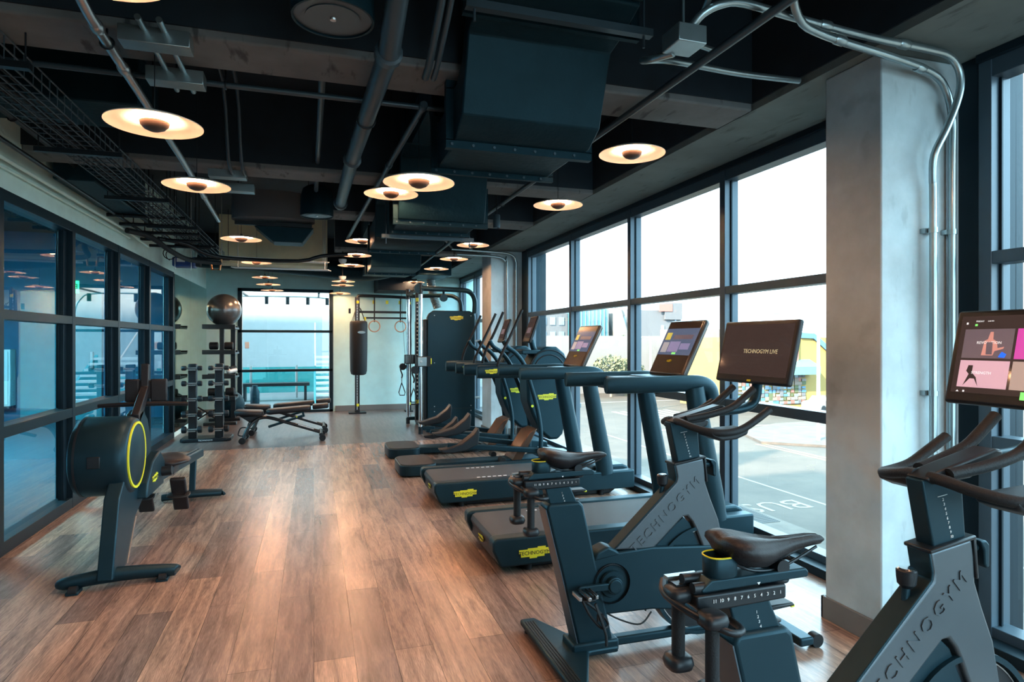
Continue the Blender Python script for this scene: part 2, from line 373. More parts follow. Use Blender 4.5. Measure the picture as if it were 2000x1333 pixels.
# storefront on the left
fr = st(bpy.data.objects.new('window_4', None)); COL.objects.link(fr); fr['_base'] = (0, 0, 0)
g = G(); ms = [6.36 - 1.33 * k for k in range(-3, 8)]
ms = sorted([round(v, 3) for v in ms if v > YF] ) ; ms[-1] = 10.42
for z0, z1 in ((0, .09), (.79, .87), (1.595, 1.665), (2.40, 2.48)):
    g.box((XL - .12, YF, z0), (XL + .004, 10.46, z1), 'frame_dark')
for y in ms:
    g.box((XL - .12, y - .035, 0), (XL + .006, y + .035, 2.48), 'frame_dark'); g.box((XL - .085, y - .10, 0), (XL - .04, y - .03, 2.48), 'frame_dark')
g.build('window_frame', fr, bevel=.003)
yy = [YF] + ms
for i in range(len(yy) - 1):
    for z0, z1 in ((.09, .79), (.87, 1.595), (1.665, 2.40)):
        x = XL - .06
        G().add([(x, yy[i] + .035, z0), (x, yy[i + 1] - .035, z0), (x, yy[i + 1] - .035, z1), (x, yy[i] + .035, z1)], [(0, 1, 2, 3)], 'pane_store').build('window_pane', fr)
# mirror panels past the storefront
for k, (a, b) in enumerate(((10.47, 11.72), (11.724, 13.38))):
    tag(G().box((XL, a, .08), (XL + .012, b, 2.46), 'mirror_silver').build('wall_mirror'),
        ('wall mirror panel beside the storefront glazing, behind the dumbbell rack', 'wall mirror panel running into the back corner behind the big ball')[k], 'mirror', 'mirror panels on the wall')

# back window
fr = st(bpy.data.objects.new('window_5', None)); COL.objects.link(fr); fr['_base'] = (0, 0, 0)
g = G()
for x0, x1 in ((-1.43, -1.36), (.31, .38)): g.box((x0, YB - .02, 0), (x1, YB + .1, 2.49), 'frame_dark')
for z0, z1 in ((0, .05), (.83, .88), (1.62, 1.67), (2.44, 2.50)): g.box((-1.43, YB - .02, z0), (.38, YB + .1, z1), 'frame_dark')
g.box((-1.36, YB - .01, .05), (-1.345, YB + .05, 2.44), 'satin'); g.box((.295, YB - .01, .05), (.31, YB + .05, 2.44), 'satin')
g.build('window_frame', fr, bevel=.003)
for z0, z1 in ((.05, .83), (.88, 1.62), (1.67, 2.44)):
    G().add([(-1.36, YB + .04, z0), (.31, YB + .04, z0), (.31, YB + .04, z1), (-1.36, YB + .04, z1)], [(0, 1, 2, 3)], 'pane_clear').build('window_pane', fr)
# ------------------------------------------------------------------ outside: street, buildings, terrace
ZS = -5.05
concrete('asphalt_road', (.056, .040, .029), .9, .5)
concrete('pavement', (.08, .062, .05), .95, 1.)
mat('road_paint', (.16, .145, .13), .6); mat('road_paint_yellow', (.2, .12, .05), .6)
mat('stucco_white', (.16, .145, .135), .8, noise_amt=.05, nscale=.5); mat('stucco_grey', (.10, .10, .105), .8, noise_amt=.05, nscale=.3)
mat('stucco_yellow', (.24, .16, .045), .8); mat('stucco_cream', (.18, .14, .115), .8); mat('trim_blue', (.06, .14, .22), .6); mat('awning_green', (.08, .19, .16), .6)
mat('stripe_red', (.28, .10, .08), .7); mat('window_blue', (.16, .22, .28), .2); mat('facade_teal', (.06, .16, .20), .3, noise_amt=.1, nscale=.2)
mat('leaf', (.10, .095, .045), .8, noise_amt=.3, nscale=20); mat('leaf_dark', (.07, .085, .04), .8, noise_amt=.3, nscale=20); mat('bark', (.18, .14, .10), .9)
mat('pole_grey', (.30, .30, .30), .5, metal=.3); mat('car_white', (.22, .22, .22), .25, coat=.5); mat('car_glass', (.03, .04, .05), .1)
mat('grate_dark', (.06, .06, .06), .7); mat('facade_mass', (.3, .3, .3), .8)
st(G().box((15.9, -60, ZS - .4), (220, 220, ZS), 'asphalt_road').build('road'))
st(G().box((XR + .3, -60, ZS - .3), (15.9, 60, ZS + .12), 'pavement').build('pavement'))
st(G().box((-80, 26, ZS - .4), (15.9, 220, ZS + .01), 'asphalt_road').build('road'))
g = G()
g.box((19.28, -30, ZS), (19.43, 40, ZS + .006), 'road_paint')
for k in range(7): g.box((26 + .9 * k, 46, ZS), (26.45 + .9 * k, 52, ZS + .006), 'road_paint')
g.box((24, 40, ZS), (60, 40.3, ZS + .006), 'road_paint'); g.box((26.5, -10, ZS), (26.7, 33, ZS + .006), 'road_paint_yellow'); g.box((27.0, -10, ZS), (27.2, 33, ZS + .006), 'road_paint_yellow')
g.box((20, 60, ZS), (50, 60.4, ZS + .006), 'road_paint')
st(g.build('road_marking'))
st(G().text('BUS', 1.75, F((17.25, 20.4, ZS + .006), (-1, 0, 0), (0, -1, 0)), 'road_paint', .004).build('road_lettering'))
st(G().prism([(27, 33), (34, 27), (50, 24), (60, 24), (60, 42), (34, 40), (28.5, 37)], ZS, ZS + .14, 'pavement', 'XY').build('pavement'))
g = G()
for k in range(22): g.box((14.9, 18.2 + .1 * k, ZS + .12), (15.7, 18.25 + .1 * k, ZS + .135), 'grate_dark')
tag(g.build('sidewalk_grate'), 'dark slotted drain grate set in the pavement below the windows', 'grate')
def building(lo, hi, m, label, wins=(), wm='window_blue', extra=None):
    r = thing('building', label, 'building', (lo[0], lo[1], lo[2]))
    G().box(lo, hi, m).build('wall', r)
    for (a, b, c, d) in wins:   # on the -Y face: x0,x1,z0,z1 ; on -X face when a == None
        G().box((a, lo[1] - .12, c), (b, lo[1] + .05, d), wm).build('window', r)
    if extra: extra(r)
    return r
def x1(r):
    for k in range(4):
        G().box((38 + 0, 103.8, -2 + 2.6 * k), (52, 104.1, -1.2 + 2.6 * k), 'stucco_white').build('balcony', r)
building((36, 104, ZS), (43.4, 116, 6.4), 'stucco_grey', 'distant grey apartment block with railed balcony decks beyond the teal block', [(36.6 + 1.7 * k, 37.6 + 1.7 * k, -.9 + 2.6 * j, .5 + 2.6 * j) for k in range(4) for j in range(3)])
def teal(r):
    for k in range(9): G().box((43.6 + .72 * k, 99.85, 0), (43.68 + .72 * k, 100.02, 7.1), 'stucco_white').build('fin', r)
building((43.5, 100, ZS), (49.6, 110, 7.1), 'facade_teal', 'teal glazed office block seen through the far panes', extra=teal)
def whi(r): G().prism([(49.6, 7.2), (50.6, 7.2), (53.2, -1), (49.6, -1)], 97.5, 98, 'stucco_white').build('slanted_wall', r)
building((50.6, 98, ZS), (53.7, 110, 7.0), 'stucco_white', 'white office block with narrow slit windows next to teal block', [(51.4 + 1.5 * k, 51.8 + 1.5 * k, 1.5 + 2.8 * j, 3.0 + 2.8 * j) for k in range(2) for j in range(2)], extra=whi)
def gr(r):
    G().box((58.2, 95.6, 5.2), (61.6, 95.95, 8.1), 'stucco_grey').build('tower', r)
    G().box((57.0, 95.5, 6.6), (59.6, 95.62, 7.9), 'stripe_red').build('sign', r, label='red rooftop sign panel')
    for k in range(3): G().box((61.6, 95.6, 4.6 - 2.4 * k), (65, 99, 5.0 - 2.4 * k), 'window_blue').build('deck', r)
building((53.8, 96, ZS), (61.6, 108, 6.8), 'stucco_grey', 'grey concrete block with a red sign and stacked side decks', [(57.6, 58.2, 3.2, 4.2), (60.3, 60.6, -3, 5.6)], extra=gr)
building((18, 71, ZS), (44, 76, 2.1), 'stucco_white', 'long low white warehouse wall across the street, plants on its roof', [(30, 31.5, -3, -1.5)])
building((39.5, 60, ZS), (44, 66, 2.8), 'stucco_cream', 'small cream store building in front of the white warehouse', [(40.2, 42.2, -.6, 1.6)])
def yel(r):
    G().prism([(45.0, 2.25), (46.6, 2.2), (48.4, .9), (52, .6), (52, 0), (48.3, .35), (46.5, 1.7), (45.0, 1.75)], 49.3, 49.5, 'trim_blue').build('roof_trim', r)
    G().box((43.7, 49.2, -1.0), (44.6, 49.49, 2.9), 'stripe_red').build('pilaster', r, label='red painted pilaster')
    G().prism([(49.5, -.35), (48.1, -1.0), (48.1, -1.75), (49.5, -1.75)], 39, 46.2, 'awning_green', 'YZ').build('awning', r)
    mm = ['stucco_white', 'stripe_red', 'window_blue', 'stucco_grey', 'stucco_cream', 'leaf_dark', 'trim_blue']
    g = G(); rr = random.Random(3)
    for i in range(20):
        for j in range(8): g.box((37.0 + .43 * i, 49.38 + .01 * rr.random(), -4.6 + .36 * j), (37.0 + .43 * i + .25 + .25 * rr.random(), 49.46, -4.6 + .36 * j + .2 + .2 * rr.random()), rr.choice(mm))
    g.build('painted_mural', r)
building((36.8, 49.5, ZS), (54, 57.5, 1.8), 'stucco_yellow', 'yellow corner shop with blue roof trim, green awning and mural', extra=yel)
def tree(x, y, z, h, r, m, label, seed):
    rr = random.Random(seed); t = thing('street_tree', label, 'tree', (x, y, z), 'trees along the street')
    G().tube([(x, y, z), (x + .1, y, z + h * .5)], [.16, .1], 'bark').build('trunk', t)
    g = G()
    for k in range(900):
        a, b, q = rr.gauss(0, 1), rr.gauss(0, 1), rr.gauss(0, 1); n = math.sqrt(a * a + b * b + q * q) + .01; s = r * (rr.random() ** .33)
        c = Vector((x + a / n * s, y + b / n * s, z + h * .68 + q / n * s * .75)); u = Vector((rr.gauss(0, 1), rr.gauss(0, 1), rr.gauss(0, 1))).normalized() * .22; v = u.orthogonal().normalized() * .15
        g.add([c - u, c - v, c + u, c + v], [(0, 1, 2, 3)], m, None, True)
    o = g.build('crown', t)
tree(33, 66, ZS, 4.7, 2.3, 'leaf', 'bushy yellow-green street tree seen between the treadmill consoles', 1)
tree(36.5, 68, ZS, 4.6, 1.8, 'leaf', 'rounder yellow-green street tree next to the taller one', 2)
tree(34, 79, ZS, 8.3, 1.6, 'leaf_dark', 'small dark green tree rising over the low white wall', 3)
tree(42, 80, ZS, 8.6, 2.0, 'leaf_dark', 'wide dark green tree above the cream store roof', 4)
tree(53.5, 60, ZS, 9.6, 1.7, 'leaf', 'tree top showing over the blue roof trim of the yellow shop', 5)
def lamp(x, y, h, label, arm):
    t = thing('street_lamp', label, 'street lamp', (x, y, ZS), 'street lamps')
    G().cyl((x, y, ZS), (x, y, ZS + h), .13, 'pole_grey', .09).build('pole', t)
    G().tube([(x, y, ZS + h - .1), (x - arm[0], y - arm[1], ZS + h)], .05, 'pole_grey').build('arm', t)
    G().box((x - arm[0] - .5, y - arm[1] - .12, ZS + h - .08), (x - arm[0] + .1, y - arm[1] + .12, ZS + h + .06), 'pole_grey').build('lamp_head', t, .03)
lamp(30.83, 32.3, 8.3, 'tall pale street lamp with a long arm near the yellow shop', (2.3, -.9))
lamp(30.4, 52.5, 6.9, 'thin street lamp with a short arm in front of the grey block', (1.6, -.5))
def car(x, y, rz, label):
    t = thing('car', label, 'car', (x, y, ZS)); L = 2.25
    body = [(-L, .35), (-L, .85), (-1.9, .98), (-1.25, 1.02), (-.7, 1.42), (.75, 1.42), (1.35, 1.0), (2.0, .9), (L, .7), (L, .35), (1.8, .25), (-1.8, .25)]
    R = Matrix.Translation((x, y, ZS)) @ Matrix.Rotation(rz, 4, 'Z')
    G().prism(body, -.85, .85, 'car_white', 'XZ', R).build('body', t, .08, 3)
    G().prism([(-1.1, 1.03), (-.66, 1.36), (.72, 1.36), (1.2, 1.03)], -.87, .87, 'car_glass', 'XZ', R).build('side_window', t)
    for a in (-1.4, 1.4):
        for b in (-.8, .8):
            p = R @ Vector((a, b - .1, .32)); q = R @ Vector((a, b + .1, .32)); G().cyl(p, q, .32, 'black_rubber').build('wheel', t)
car(17.6, 14.9, pi / 2 + .05, 'white car parked at the kerb right below the windows')
car(45.2, 46.6, .2, 'white car parked in front of the yellow shop')
# the building this gym is in: storeys above and below
SB('wall_exterior', (-22, -3.2, 3.62), (XR + .32, 13.6, 9.7), 'facade_mass')
SB('wall_exterior', (-22, -3.2, ZS), (XR + .30, 21, -.13), 'facade_mass')
# terrace behind the back window
mat('terrace_floor', (.16, .18, .19), .5); mat('terrace_wall', (.38, .41, .42), .7); glassmat('balustrade_glass', (.35, .85, .85), .9, 1.5); mat('step_white', (.6, .62, .63), .5)
st(G().box((-8, YB + .15, -.12), (6, 21, -.02), 'terrace_floor').build('floor'))
st(G().box((-9, 19.5, -.02), (7, 19.7, 9.0), 'terrace_wall').build('wall_terrace'))
t = thing('glass_balustrade', 'teal glass balustrade on the terrace behind the back window', 'balustrade', (-2, 17.2, 0))
for k in range(3): G().box((-2.6 + 1.1 * k, 17.2, .12), (-1.56 + 1.1 * k, 17.215, .78), 'balustrade_glass').build('glass_panel', t)
for k in range(4): G().box((-2.64 + 1.1 * k, 17.18, -.02), (-2.6 + 1.1 * k, 17.235, .82), 'satin').build('post', t)
t = thing('terrace_bench', 'long low dark bench on the terrace beyond the balustrade glass', 'bench', (-1, 16.4, 0))
G().box((-1.7, 16.3, .34), (-.1, 16.7, .42), 'black_metal').build('seat', t, .01)
for x in (-1.6, -.2): G().box((x - .03, 16.35, -.02), (x + .03, 16.65, .34), 'black_metal').build('leg', t)
t = thing('terrace_stair', 'white stair climbing on the terrace at the edge of back window', 'stair', (.5, 16, 0))
for k in range(9): G().box((.05 - .0 * k, 15.6 + .28 * k, -.02 + .125 * k), (1.1, 15.6 + .28 * k + .3, .035 + .125 * k), 'step_white').build('tread', t)
G().prism([(15.5, -.02), (18.3, 1.1), (18.3, -.02)], 1.1, 1.16, 'teal_paint', 'YZ').build('stringer', t); G().prism([(15.5, -.02), (18.3, 1.1), (18.3, .9), (16.0, -.02)], .0, .045, 'teal_paint', 'YZ').build('stringer', t)
G().tube([(.03, 15.6, .85), (.03, 18.2, 1.95)], .02, 'satin').build('handrail', t)
t = thing('track_light_rail', 'spotlight rail outside the top of the back window', 'track light', (-.5, 15, 2.4))
G().tube([(-1.6, 14.9, 2.44), (.1, 14.9, 2.44), (.45, 14.9, 2.3), (.55, 14.9, 2.0)], .018, 'satin', smooth=4).build('rail', t)
for x in (-1.4, .1): G().box((x - .02, YB + .15, 2.43), (x + .02, 14.92, 2.46), 'black_metal').build('bracket', t)
for x in (-1.0, -.56, -.13, .29): G().cyl((x, 14.9, 2.43), (x, 14.9, 2.27), .04, 'black_metal').build('spot_head', t)
t = thing('milk_can', 'small blue-grey metal can standing on the terrace', 'can', (-1.3, 15.6, -.02)); G().lathe([(.0, 0), (.09, 0), (.1, .02), (.1, .3), (.06, .38), (.06, .44), (0, .44)], 'duct_paint', (-1.3, 15.6, -.02)).build('can_body', t)

# ------------------------------------------------------------------ studio behind the storefront
st(G().box((-8.5, YF, -.12), (XL - .15, YB, .0), 'blue_carpet').build('floor'))
SB('ceiling', (-8.5, YF, 3.42), (XL - .15, YB, 3.6), 'ceiling_black')
SB('wall_studio', (-8.6, YF, 0), (-8.5, YB, 3.42), 'deep_blue'); SB('wall_studio', (-8.6, YF - .15, 0), (XL - .15, YF, 3.42), 'deep_blue')
SB('wall_studio', (-8.6, YB, 0), (XL - .15, YB + .15, 3.42), 'deep_blue')
t = thing('studio_door', 'wide teal door seen through the first storefront bay', 'door', (-4.4, YB - .02, 0))
G().box((-5.02, YB - .05, 0), (-3.75, YB - .001, 2.35), 'teal_paint').build('door_leaf', t, .005); G().box((-3.92, YB - .10, .95), (-3.88, YB - .05, 1.25), 'satin').build('handle', t)
t = thing('wall_cabinet', 'white cabinet with a slim handle behind the storefront glass', 'cabinet', (-5.4, YB - .2, .3))
G().box((-5.75, YB - .22, .3), (-5.1, YB - .001, 1.3), 'white_paint').build('body', t, .006); dr = G().box((-5.72, YB - .245, .33), (-5.13, YB - .221, 1.27), 'white_paint').build('door', t, .004)
G().tube([(-5.42, YB - .25, .75), (-5.42, YB - .275, .77), (-5.42, YB - .275, .96), (-5.42, YB - .25, .98)], .006, 'satin').build('handle', dr)
t = thing('added_ceiling_light', 'unseen cool light panel added on the studio ceiling to light it', 'ceiling light', (-5.2, 8.5, 3.3))  # out-of-view panel, added to fill the studio with cool light
mat('cool_led', (.8, .95, 1), .5, emit=(.3, .8, 1), estr=38)
G().box((-5.6, 7.6, 3.34), (-4.8, 9.4, 3.42), 'black_metal').build('housing', t); G().box((-5.55, 7.65, 3.33), (-4.85, 9.35, 3.341), 'cool_led').build('diffuser', t)
t = thing('exit_sign', 'green lit exit sign seen reversed through the storefront', 'exit sign', (-4.2, 12.9, 2.4))
mat('exit_green', (.02, .6, .15), .5, emit=(.03, .9, .25), estr=.6); mat('exit_dark', (0, .06, .02), .5)
G().box((-4.28, 12.9, 2.30), (-3.98, 12.94, 2.52), 'exit_green').build('face_plate', t); G().text('EXIT', .14, F((-4.13, 12.897, 2.41), (-1, 0, 0), (0, 0, 1)), 'exit_dark', .001).build('lettering', t)
G().cyl((-4.13, 12.92, 2.52), (-4.13, 12.92, 3.42), .01, 'black_metal').build('rod', t)
# ------------------------------------------------------------------ pendants
def make_pendant(x, y, z, label, big=1.):
    t = thing('pendant_lamp', label, 'pendant lamp', (x, y, z), 'round pendant lamps hung in three rows under the ceiling')
    R = .21 * big
    G().lathe([(0, .018), (.05, .018), (R * .5, .014), (R * .8, .004), (R, -.014), (R, -.018), (R * .8, .0), (R * .5, .010), (.05, .013), (0, .013)], 'lamp_white', (x, y, z), n=48).build('shade', t, angle=60)
    G().lathe([(.066, .0095), (.115, .0085)], 'shade_bounce_glow', (x, y, z), n=48).build('bounce_glow_ring', t)  # added emitter standing in for LED light bounced off the shade
    G().lathe([(0, -.048), (.02, -.047), (.045, -.036), (.062, -.018), (.066, -.004), (.061, -.004), (.05, -.022), (0, -.03)], 'lamp_cup', (x, y, z), n=32).build('cup', t, angle=60)
    G().lathe([(0, -.012), (.052, -.012)], 'led', (x, y, z), n=24).build('led_disc', t)
    G().cyl((x, y, z - .012), (x, y, z + .02), .004, 'lamp_cup').build('stem', t)
    c = G().cyl((x, y, z + .016), (x, y, 3.42), .0022, 'black_metal', n=6); c.cyl((x, y, z + .016), (x, y, z + .04), .012, 'black_metal', n=12); c.build('cord', t)
    ld = bpy.data.lights.get('pendant_led') or bpy.data.lights.new('pendant_led', 'AREA')
    ld.shape = 'DISK'; ld.size = .12; ld.energy = 2.8; ld.color = (1, .64, .42); ld.spread = pi
    lo = bpy.data.objects.new('pendant_light', ld); COL.objects.link(lo); lo.location = (0, 0, -.010); lo.rotation_euler = (pi, 0, 0); lo.parent = t
    return t
PEND = [(-.62, 2.17, 2.60, 'pendant lamp cut off by the top edge of the picture'),
 (-.72, 3.34, 2.492, 'big pendant lamp beside the wire cable tray, under the two steel boxes'),
 (-.75, 4.65, 2.51, 'pendant lamp next below the cable tray end, second along its row'),
 (-.757, 7.42, 2.58, 'pendant lamp in front of the tan bulkhead'),
 (-.81, 10.0, 2.63, 'pendant lamp hanging over the crossed white strips'),
 (-.80, 11.5, 2.555, 'topmost small pendant lamp above the back window'),
 (-.79, 12.2, 2.495, 'middle small pendant lamp above the back window'),
 (-.77, 13.0, 2.45, 'lowest small pendant lamp against the back window head'),
 (1.943, 3.59, 2.664, 'pendant lamp nearest the concrete column, beside the big duct'),
 (1.989, 4.98, 2.627, 'pendant lamp under the concrete soffit corner past the duct'),
 (1.97, 7.9, 2.71, 'pendant lamp beside the sloping pipe near the far column'),
 (1.98, 9.1, 2.68, 'pendant lamp just before the far concrete column'),
 (2.0, 10.6, 2.70, 'pendant lamp past the far column over the multi gym'),
 (1.87, 12.3, 2.62, 'topmost of three tiny pendant lamps by the cable machine'),
 (1.82, 12.8, 2.575, 'middle of three tiny pendant lamps by the cable machine'),
 (1.78, 13.15, 2.525, 'lowest of three tiny pendant lamps by the cable machine'),
 (.595, 3.71, 2.406, 'large pendant lamp hung low in front of the duct side'),
 (.581, 4.99, 2.625, 'pendant lamp partly hidden behind the large low one'),
 (.576, 7.97, 2.704, 'first pendant lamp of the middle row past the duct'),
 (.579, 9.2, 2.69, 'second pendant lamp of the middle row past the duct'),
 (.569, 10.3, 2.67, 'third pendant lamp of the middle row past the duct'),
 (.52, 12.0, 2.57, 'upper of three tiny pendant lamps over the punching bag side'),
 (.53, 12.5, 2.54, 'middle of three tiny pendant lamps over the window edge'),
 (.50, 13.05, 2.42, 'lowest tiny pendant lamp at the window frame corner'),
 (.58, 1.25, 2.62, 'added unseen pendant lamp near the two bikes, warming the floor'),  # this lamp and those below: out of view, added for warm floor light
 (.58, -.2, 2.62, 'added unseen pendant lamp of the middle row behind the camera spot'),
 (1.95, 1.0, 2.62, 'added unseen pendant lamp near the closest bike, for warm light'),
 (.58, -1.6, 2.62, 'added unseen pendant lamp closest to the front window')]
p0 = make_pendant(*PEND[0])
for x, y, z, lb in PEND[1:]:
    r = dup(p0, (x, y, z), lb, skip=('cord',))
    c = G().cyl((x, y, z + .016), (x, y, 3.42), .0022, 'black_metal', n=6); c.cyl((x, y, z + .016), (x, y, z + .04), .012, 'black_metal', n=12)
    r['_base'] = (x, y, z); c.build('cord', r)

# ------------------------------------------------------------------ main air duct dipping under each beam
def duct(yf, dips, xc, wd, zb, h, label, flanges=True):
    t = thing('air_duct', label, 'duct', (xc, yf, zb), 'dark air ducts')
    a, b = xc - wd / 2, xc + wd / 2
    prof = dips
    top = [(y, z + h) for y, z in prof][::-1]
    G().prism(prof + top, a, b, 'duct_paint', 'YZ').build('duct_body', t, .006, 2)
    return t
def flange(t, y, z0, z1, xc, wd, e=.035, th=.03):
    g = G(); a, b = xc - wd / 2 - e, xc + wd / 2 + e
    g.box((a, y - th / 2, z0 - e), (b, y + th / 2, z0 + .005), 'duct_paint'); g.box((a, y - th / 2, z1 - .005), (b, y + th / 2, z1 + e), 'duct_paint')
    g.box((a, y - th / 2, z0), (xc - wd / 2 + .004, y + th / 2, z1), 'duct_paint'); g.box((xc + wd / 2 - .004, y - th / 2, z0), (b, y + th / 2, z1), 'duct_paint')
    for k in range(7): g.cyl((a + .03 + k * (wd) / 6.5, y - th / 2 - .006, z0 - e / 2), (a + .03 + k * wd / 6.5, y + th / 2 + .006, z0 - e / 2), .008, 'pipe_paint', n=6)
    g.build('flange', t)
t = thing('air_duct', 'big dark rectangular air duct dropping steeply under the first beam', 'duct', (1.06, 2.8, 2.5), 'dark air ducts')
def seg(t, prof, h, x=1.06, wd=.74):
    top = [(y, z + h) for y, z in prof][::-1]
    G().prism(prof + top, x - wd / 2, x + wd / 2, 'duct_paint', 'YZ').build('duct_body', t, .008, 2)
seg(t, [(1.4, 3.05), (2.55, 3.0)], .3); seg(t, [(2.56, 2.99), (2.72, 2.93), (2.86, 2.90), (2.99, 2.56), (3.12, 2.49), (3.20, 2.49)], .27)
seg(t, [(3.21, 2.49), (3.72, 2.49)], .27, 1.06, .70); seg(t, [(3.74, 2.51), (3.9, 2.60), (4.1, 2.98), (4.85, 2.98)], .26, 1.06, .68)
flange(t, 2.10, 3.02, 3.32, 1.06, .74); flange(t, 2.70, 2.94, 3.2, 1.06, .78, .045); flange(t, 3.20, 2.49, 2.76, 1.06, .74, .04, .045); flange(t, 3.73, 2.49, 2.77, 1.06, .72, .03)
for k, (y, ll) in enumerate(((0, ''),)):
    t = thing('air_duct', 'next dark duct section dropping under the second beam', 'duct', (1.04, 5.1, 2.47), 'dark air ducts')
    seg(t, [(4.86, 2.98), (5.12, 2.95), (5.21, 2.53), (5.25, 2.47), (5.3, 2.47)], .27, 1.04, .74); seg(t, [(5.31, 2.47), (5.82, 2.47)], .27, 1.04, .7)
    seg(t, [(5.84, 2.49), (6.05, 2.58), (6.15, 2.92), (6.55, 2.92)], .26, 1.04, .68)
    flange(t, 5.30, 2.47, 2.74, 1.04, .74, .04, .045); flange(t, 5.83, 2.47, 2.74, 1.04, .7, .03)
t = thing('air_duct', 'dark duct section under the third beam', 'duct', (1.02, 7.4, 2.5), 'dark air ducts')
seg(t, [(6.56, 2.92), (6.68, 2.88), (6.8, 2.56), (6.88, 2.52), (7.5, 2.52)], .26, 1.0, .76); seg(t, [(7.52, 2.53), (7.75, 2.60), (7.85, 2.9), (9.2, 2.9)], .26, 1.0, .7)
flange(t, 7.51, 2.52, 2.78, 1.0, .74, .03)
t = thing('air_duct', 'dark duct section under the fourth beam near the punching bag', 'duct', (1.0, 9.6, 2.5), 'dark air ducts')
seg(t, [(9.21, 2.9), (9.4, 2.86), (9.5, 2.56), (9.6, 2.54), (10.2, 2.54)], .26, 1.18, .74); seg(t, [(10.21, 2.54), (11.4, 2.60)], .3, 1.2, .76)
flange(t, 10.2, 2.54, 2.8, 1.18, .74, .03)
# trapeze hangers under the duct
def hanger(y, z, x0, x1, lb):
    t = thing('trapeze_hanger', lb, 'pipe hanger', ((x0 + x1) / 2, y, z), 'steel trapeze hangers')
    g = G(); g.bar((x0, y, z), (x1, y, z), .04, .035, 'pipe_paint'); g.build('channel', t)
    for x in (x0 + .04, x1 - .04): G().cyl((x, y, z - .07), (x, y, 3.42), .006, 'pipe_paint', n=8).build('rod', t)
hanger(2.62, 2.90, .62, 1.52, 'steel hanger bar on rods at the top of the steep duct face')
hanger(5.92, 2.43, .6, 1.48, 'steel hanger bar under the second duct section')

# ------------------------------------------------------------------ speakers
def speaker(x, y, z, r, lb):
    t = thing('pendant_speaker', lb, 'speaker', (x, y, z), 'round pendant speakers')
    G().lathe([(0, .30), (r * .6, .30), (r * .85, .27), (r * .97, .2), (r, .02), (r * .985, .0), (r * .93, .0), (r * .93, .006)], 'duct_paint', (x, y, z), n=48).build('housing', t, angle=50)
    G().lathe([(0, .004), (r * .66, .004), (r * .66, .008), (r * .93, .008)], 'pipe_paint', (x, y, z), n=48).build('grille', t)
    G().lathe([(0, -.004), (.012, -.003), (.014, .004)], 'satin', (x, y, z), n=16).build('badge', t)
    g = G()
    for a in (-.08, .08): g.cyl((x + a, y, z + .29), (x + a, y, 3.42), .004, 'black_metal', n=6)
    g.build('suspension_cable', t)
speaker(.075, 2.64, 2.754, .165, 'large round dark pendant speaker at the top of the picture')
speaker(.03, 6.58, 2.70, .16, 'round dark pendant speaker hanging beyond the big pipe')
t = thing('pendant_speaker', 'small grey cylinder spotlight hanging from a stem by the sprinkler pipe', 'spotlight', (1.66, 5.3, 2.53))
def pcyl(x, y, z, lb):
    t = thing('cylinder_spotlight', lb, 'spotlight', (x, y, z)); G().lathe([(0, .13), (.03, .13), (.035, .12), (.035, 0), (.03, 0), (.028, .01), (0, .01)], 'pipe_paint', (x, y, z), n=20).build('housing', t); G().cyl((x, y, z + .12), (x, y, 3.42), .006, 'black_metal', n=8).build('stem', t)
bpy.data.objects.remove(t); pcyl(1.71, 5.9, 2.56, 'small grey cylinder spotlight hanging near the sprinkler pipe')

# ------------------------------------------------------------------ pipes and conduits
def pipe(nm, pts, r, m, lb, cat='pipe', smooth=0, rings=(), group=None, rods=()):
    t = thing(nm, lb, cat, tuple(pts[0]), group)
    G().tube(pts, r, m, n=14, smooth=smooth).build('pipe_run', t, angle=50)
    P = [Vector(p) for p in pts]
    for i, f in rings:
        a, b = P[i], P[i + 1]; c = a.lerp(b, f); d = (b - a).normalized() * .03
        G().tube([c - d, c - d * .7, c + d * .7, c + d], [r * 1.05, r * 1.3, r * 1.3, r * 1.05], m, n=14).build('coupling', t)
    for i, f in rods:
        c = P[i].lerp(P[i + 1], f); g = G(); g.cyl(c + Vector((0, 0, r)), (c.x, c.y, 3.42), .005, 'black_metal', n=6)
        d = (P[i + 1] - P[i]).normalized(); u = d.orthogonal().normalized(); q = d.cross(u)
        g.tube([c + (u * cos(a) + q * sin(a)) * (r + .006) for a in [k * pi / 6 for k in range(12)]], .005, 'black_metal', n=6, closed=True); g.build('clevis_hanger', t)
    return t
pipe('drain_pipe', [(.33, 1.2, 2.95), (.32, 2.3, 2.93), (.315, 2.55, 2.80), (.31, 2.72, 2.70), (.25, 4.5, 2.70), (.23, 5.95, 2.70)], .047, 'pipe_paint', 'thick dark drain pipe running down the middle with flanged elbows', rings=((1, .2), (3, .02), (3, .97), (4, .95)), rods=((3, .5),))
pipe('sprinkler_pipe', [(1.78, .4, 2.78), (1.73, 6.4, 2.78), (1.72, 11.8, 2.72)], .02, 'pipe_paint', 'long straight dark sprinkler pipe passing the duct toward the far column', rings=((0, .6),), rods=((0, .9), (1, .5)))
pipe('sprinkler_pipe', [(.60, 3.55, 2.80), (.50, 5.6, 2.76), (.40, 8.0, 2.72)], .02, 'pipe_paint', 'slanting dark pipe behind the low pendant lamps', rings=((0, .02), (0, .6)))
pipe('sprinkler_pipe', [(-.88, 2.75, 2.83), (-.86, 2.9, 2.76), (-.9, 5.0, 2.75), (-.98, 7.4, 2.75)], .021, 'satin', 'slanting grey pipe with clamps beside the cable tray', rings=((1, .05), (1, .25), (1, .7), (2, .5)), rods=((1, .12), (1, .55), (2, .3)))
pipe('cross_pipe', [(-1.9, 3.6, 2.80), (.75, 3.6, 2.80)], .015, 'pipe_paint', 'thin dark pipe crossing just behind the first beam', rods=((0, .55),))
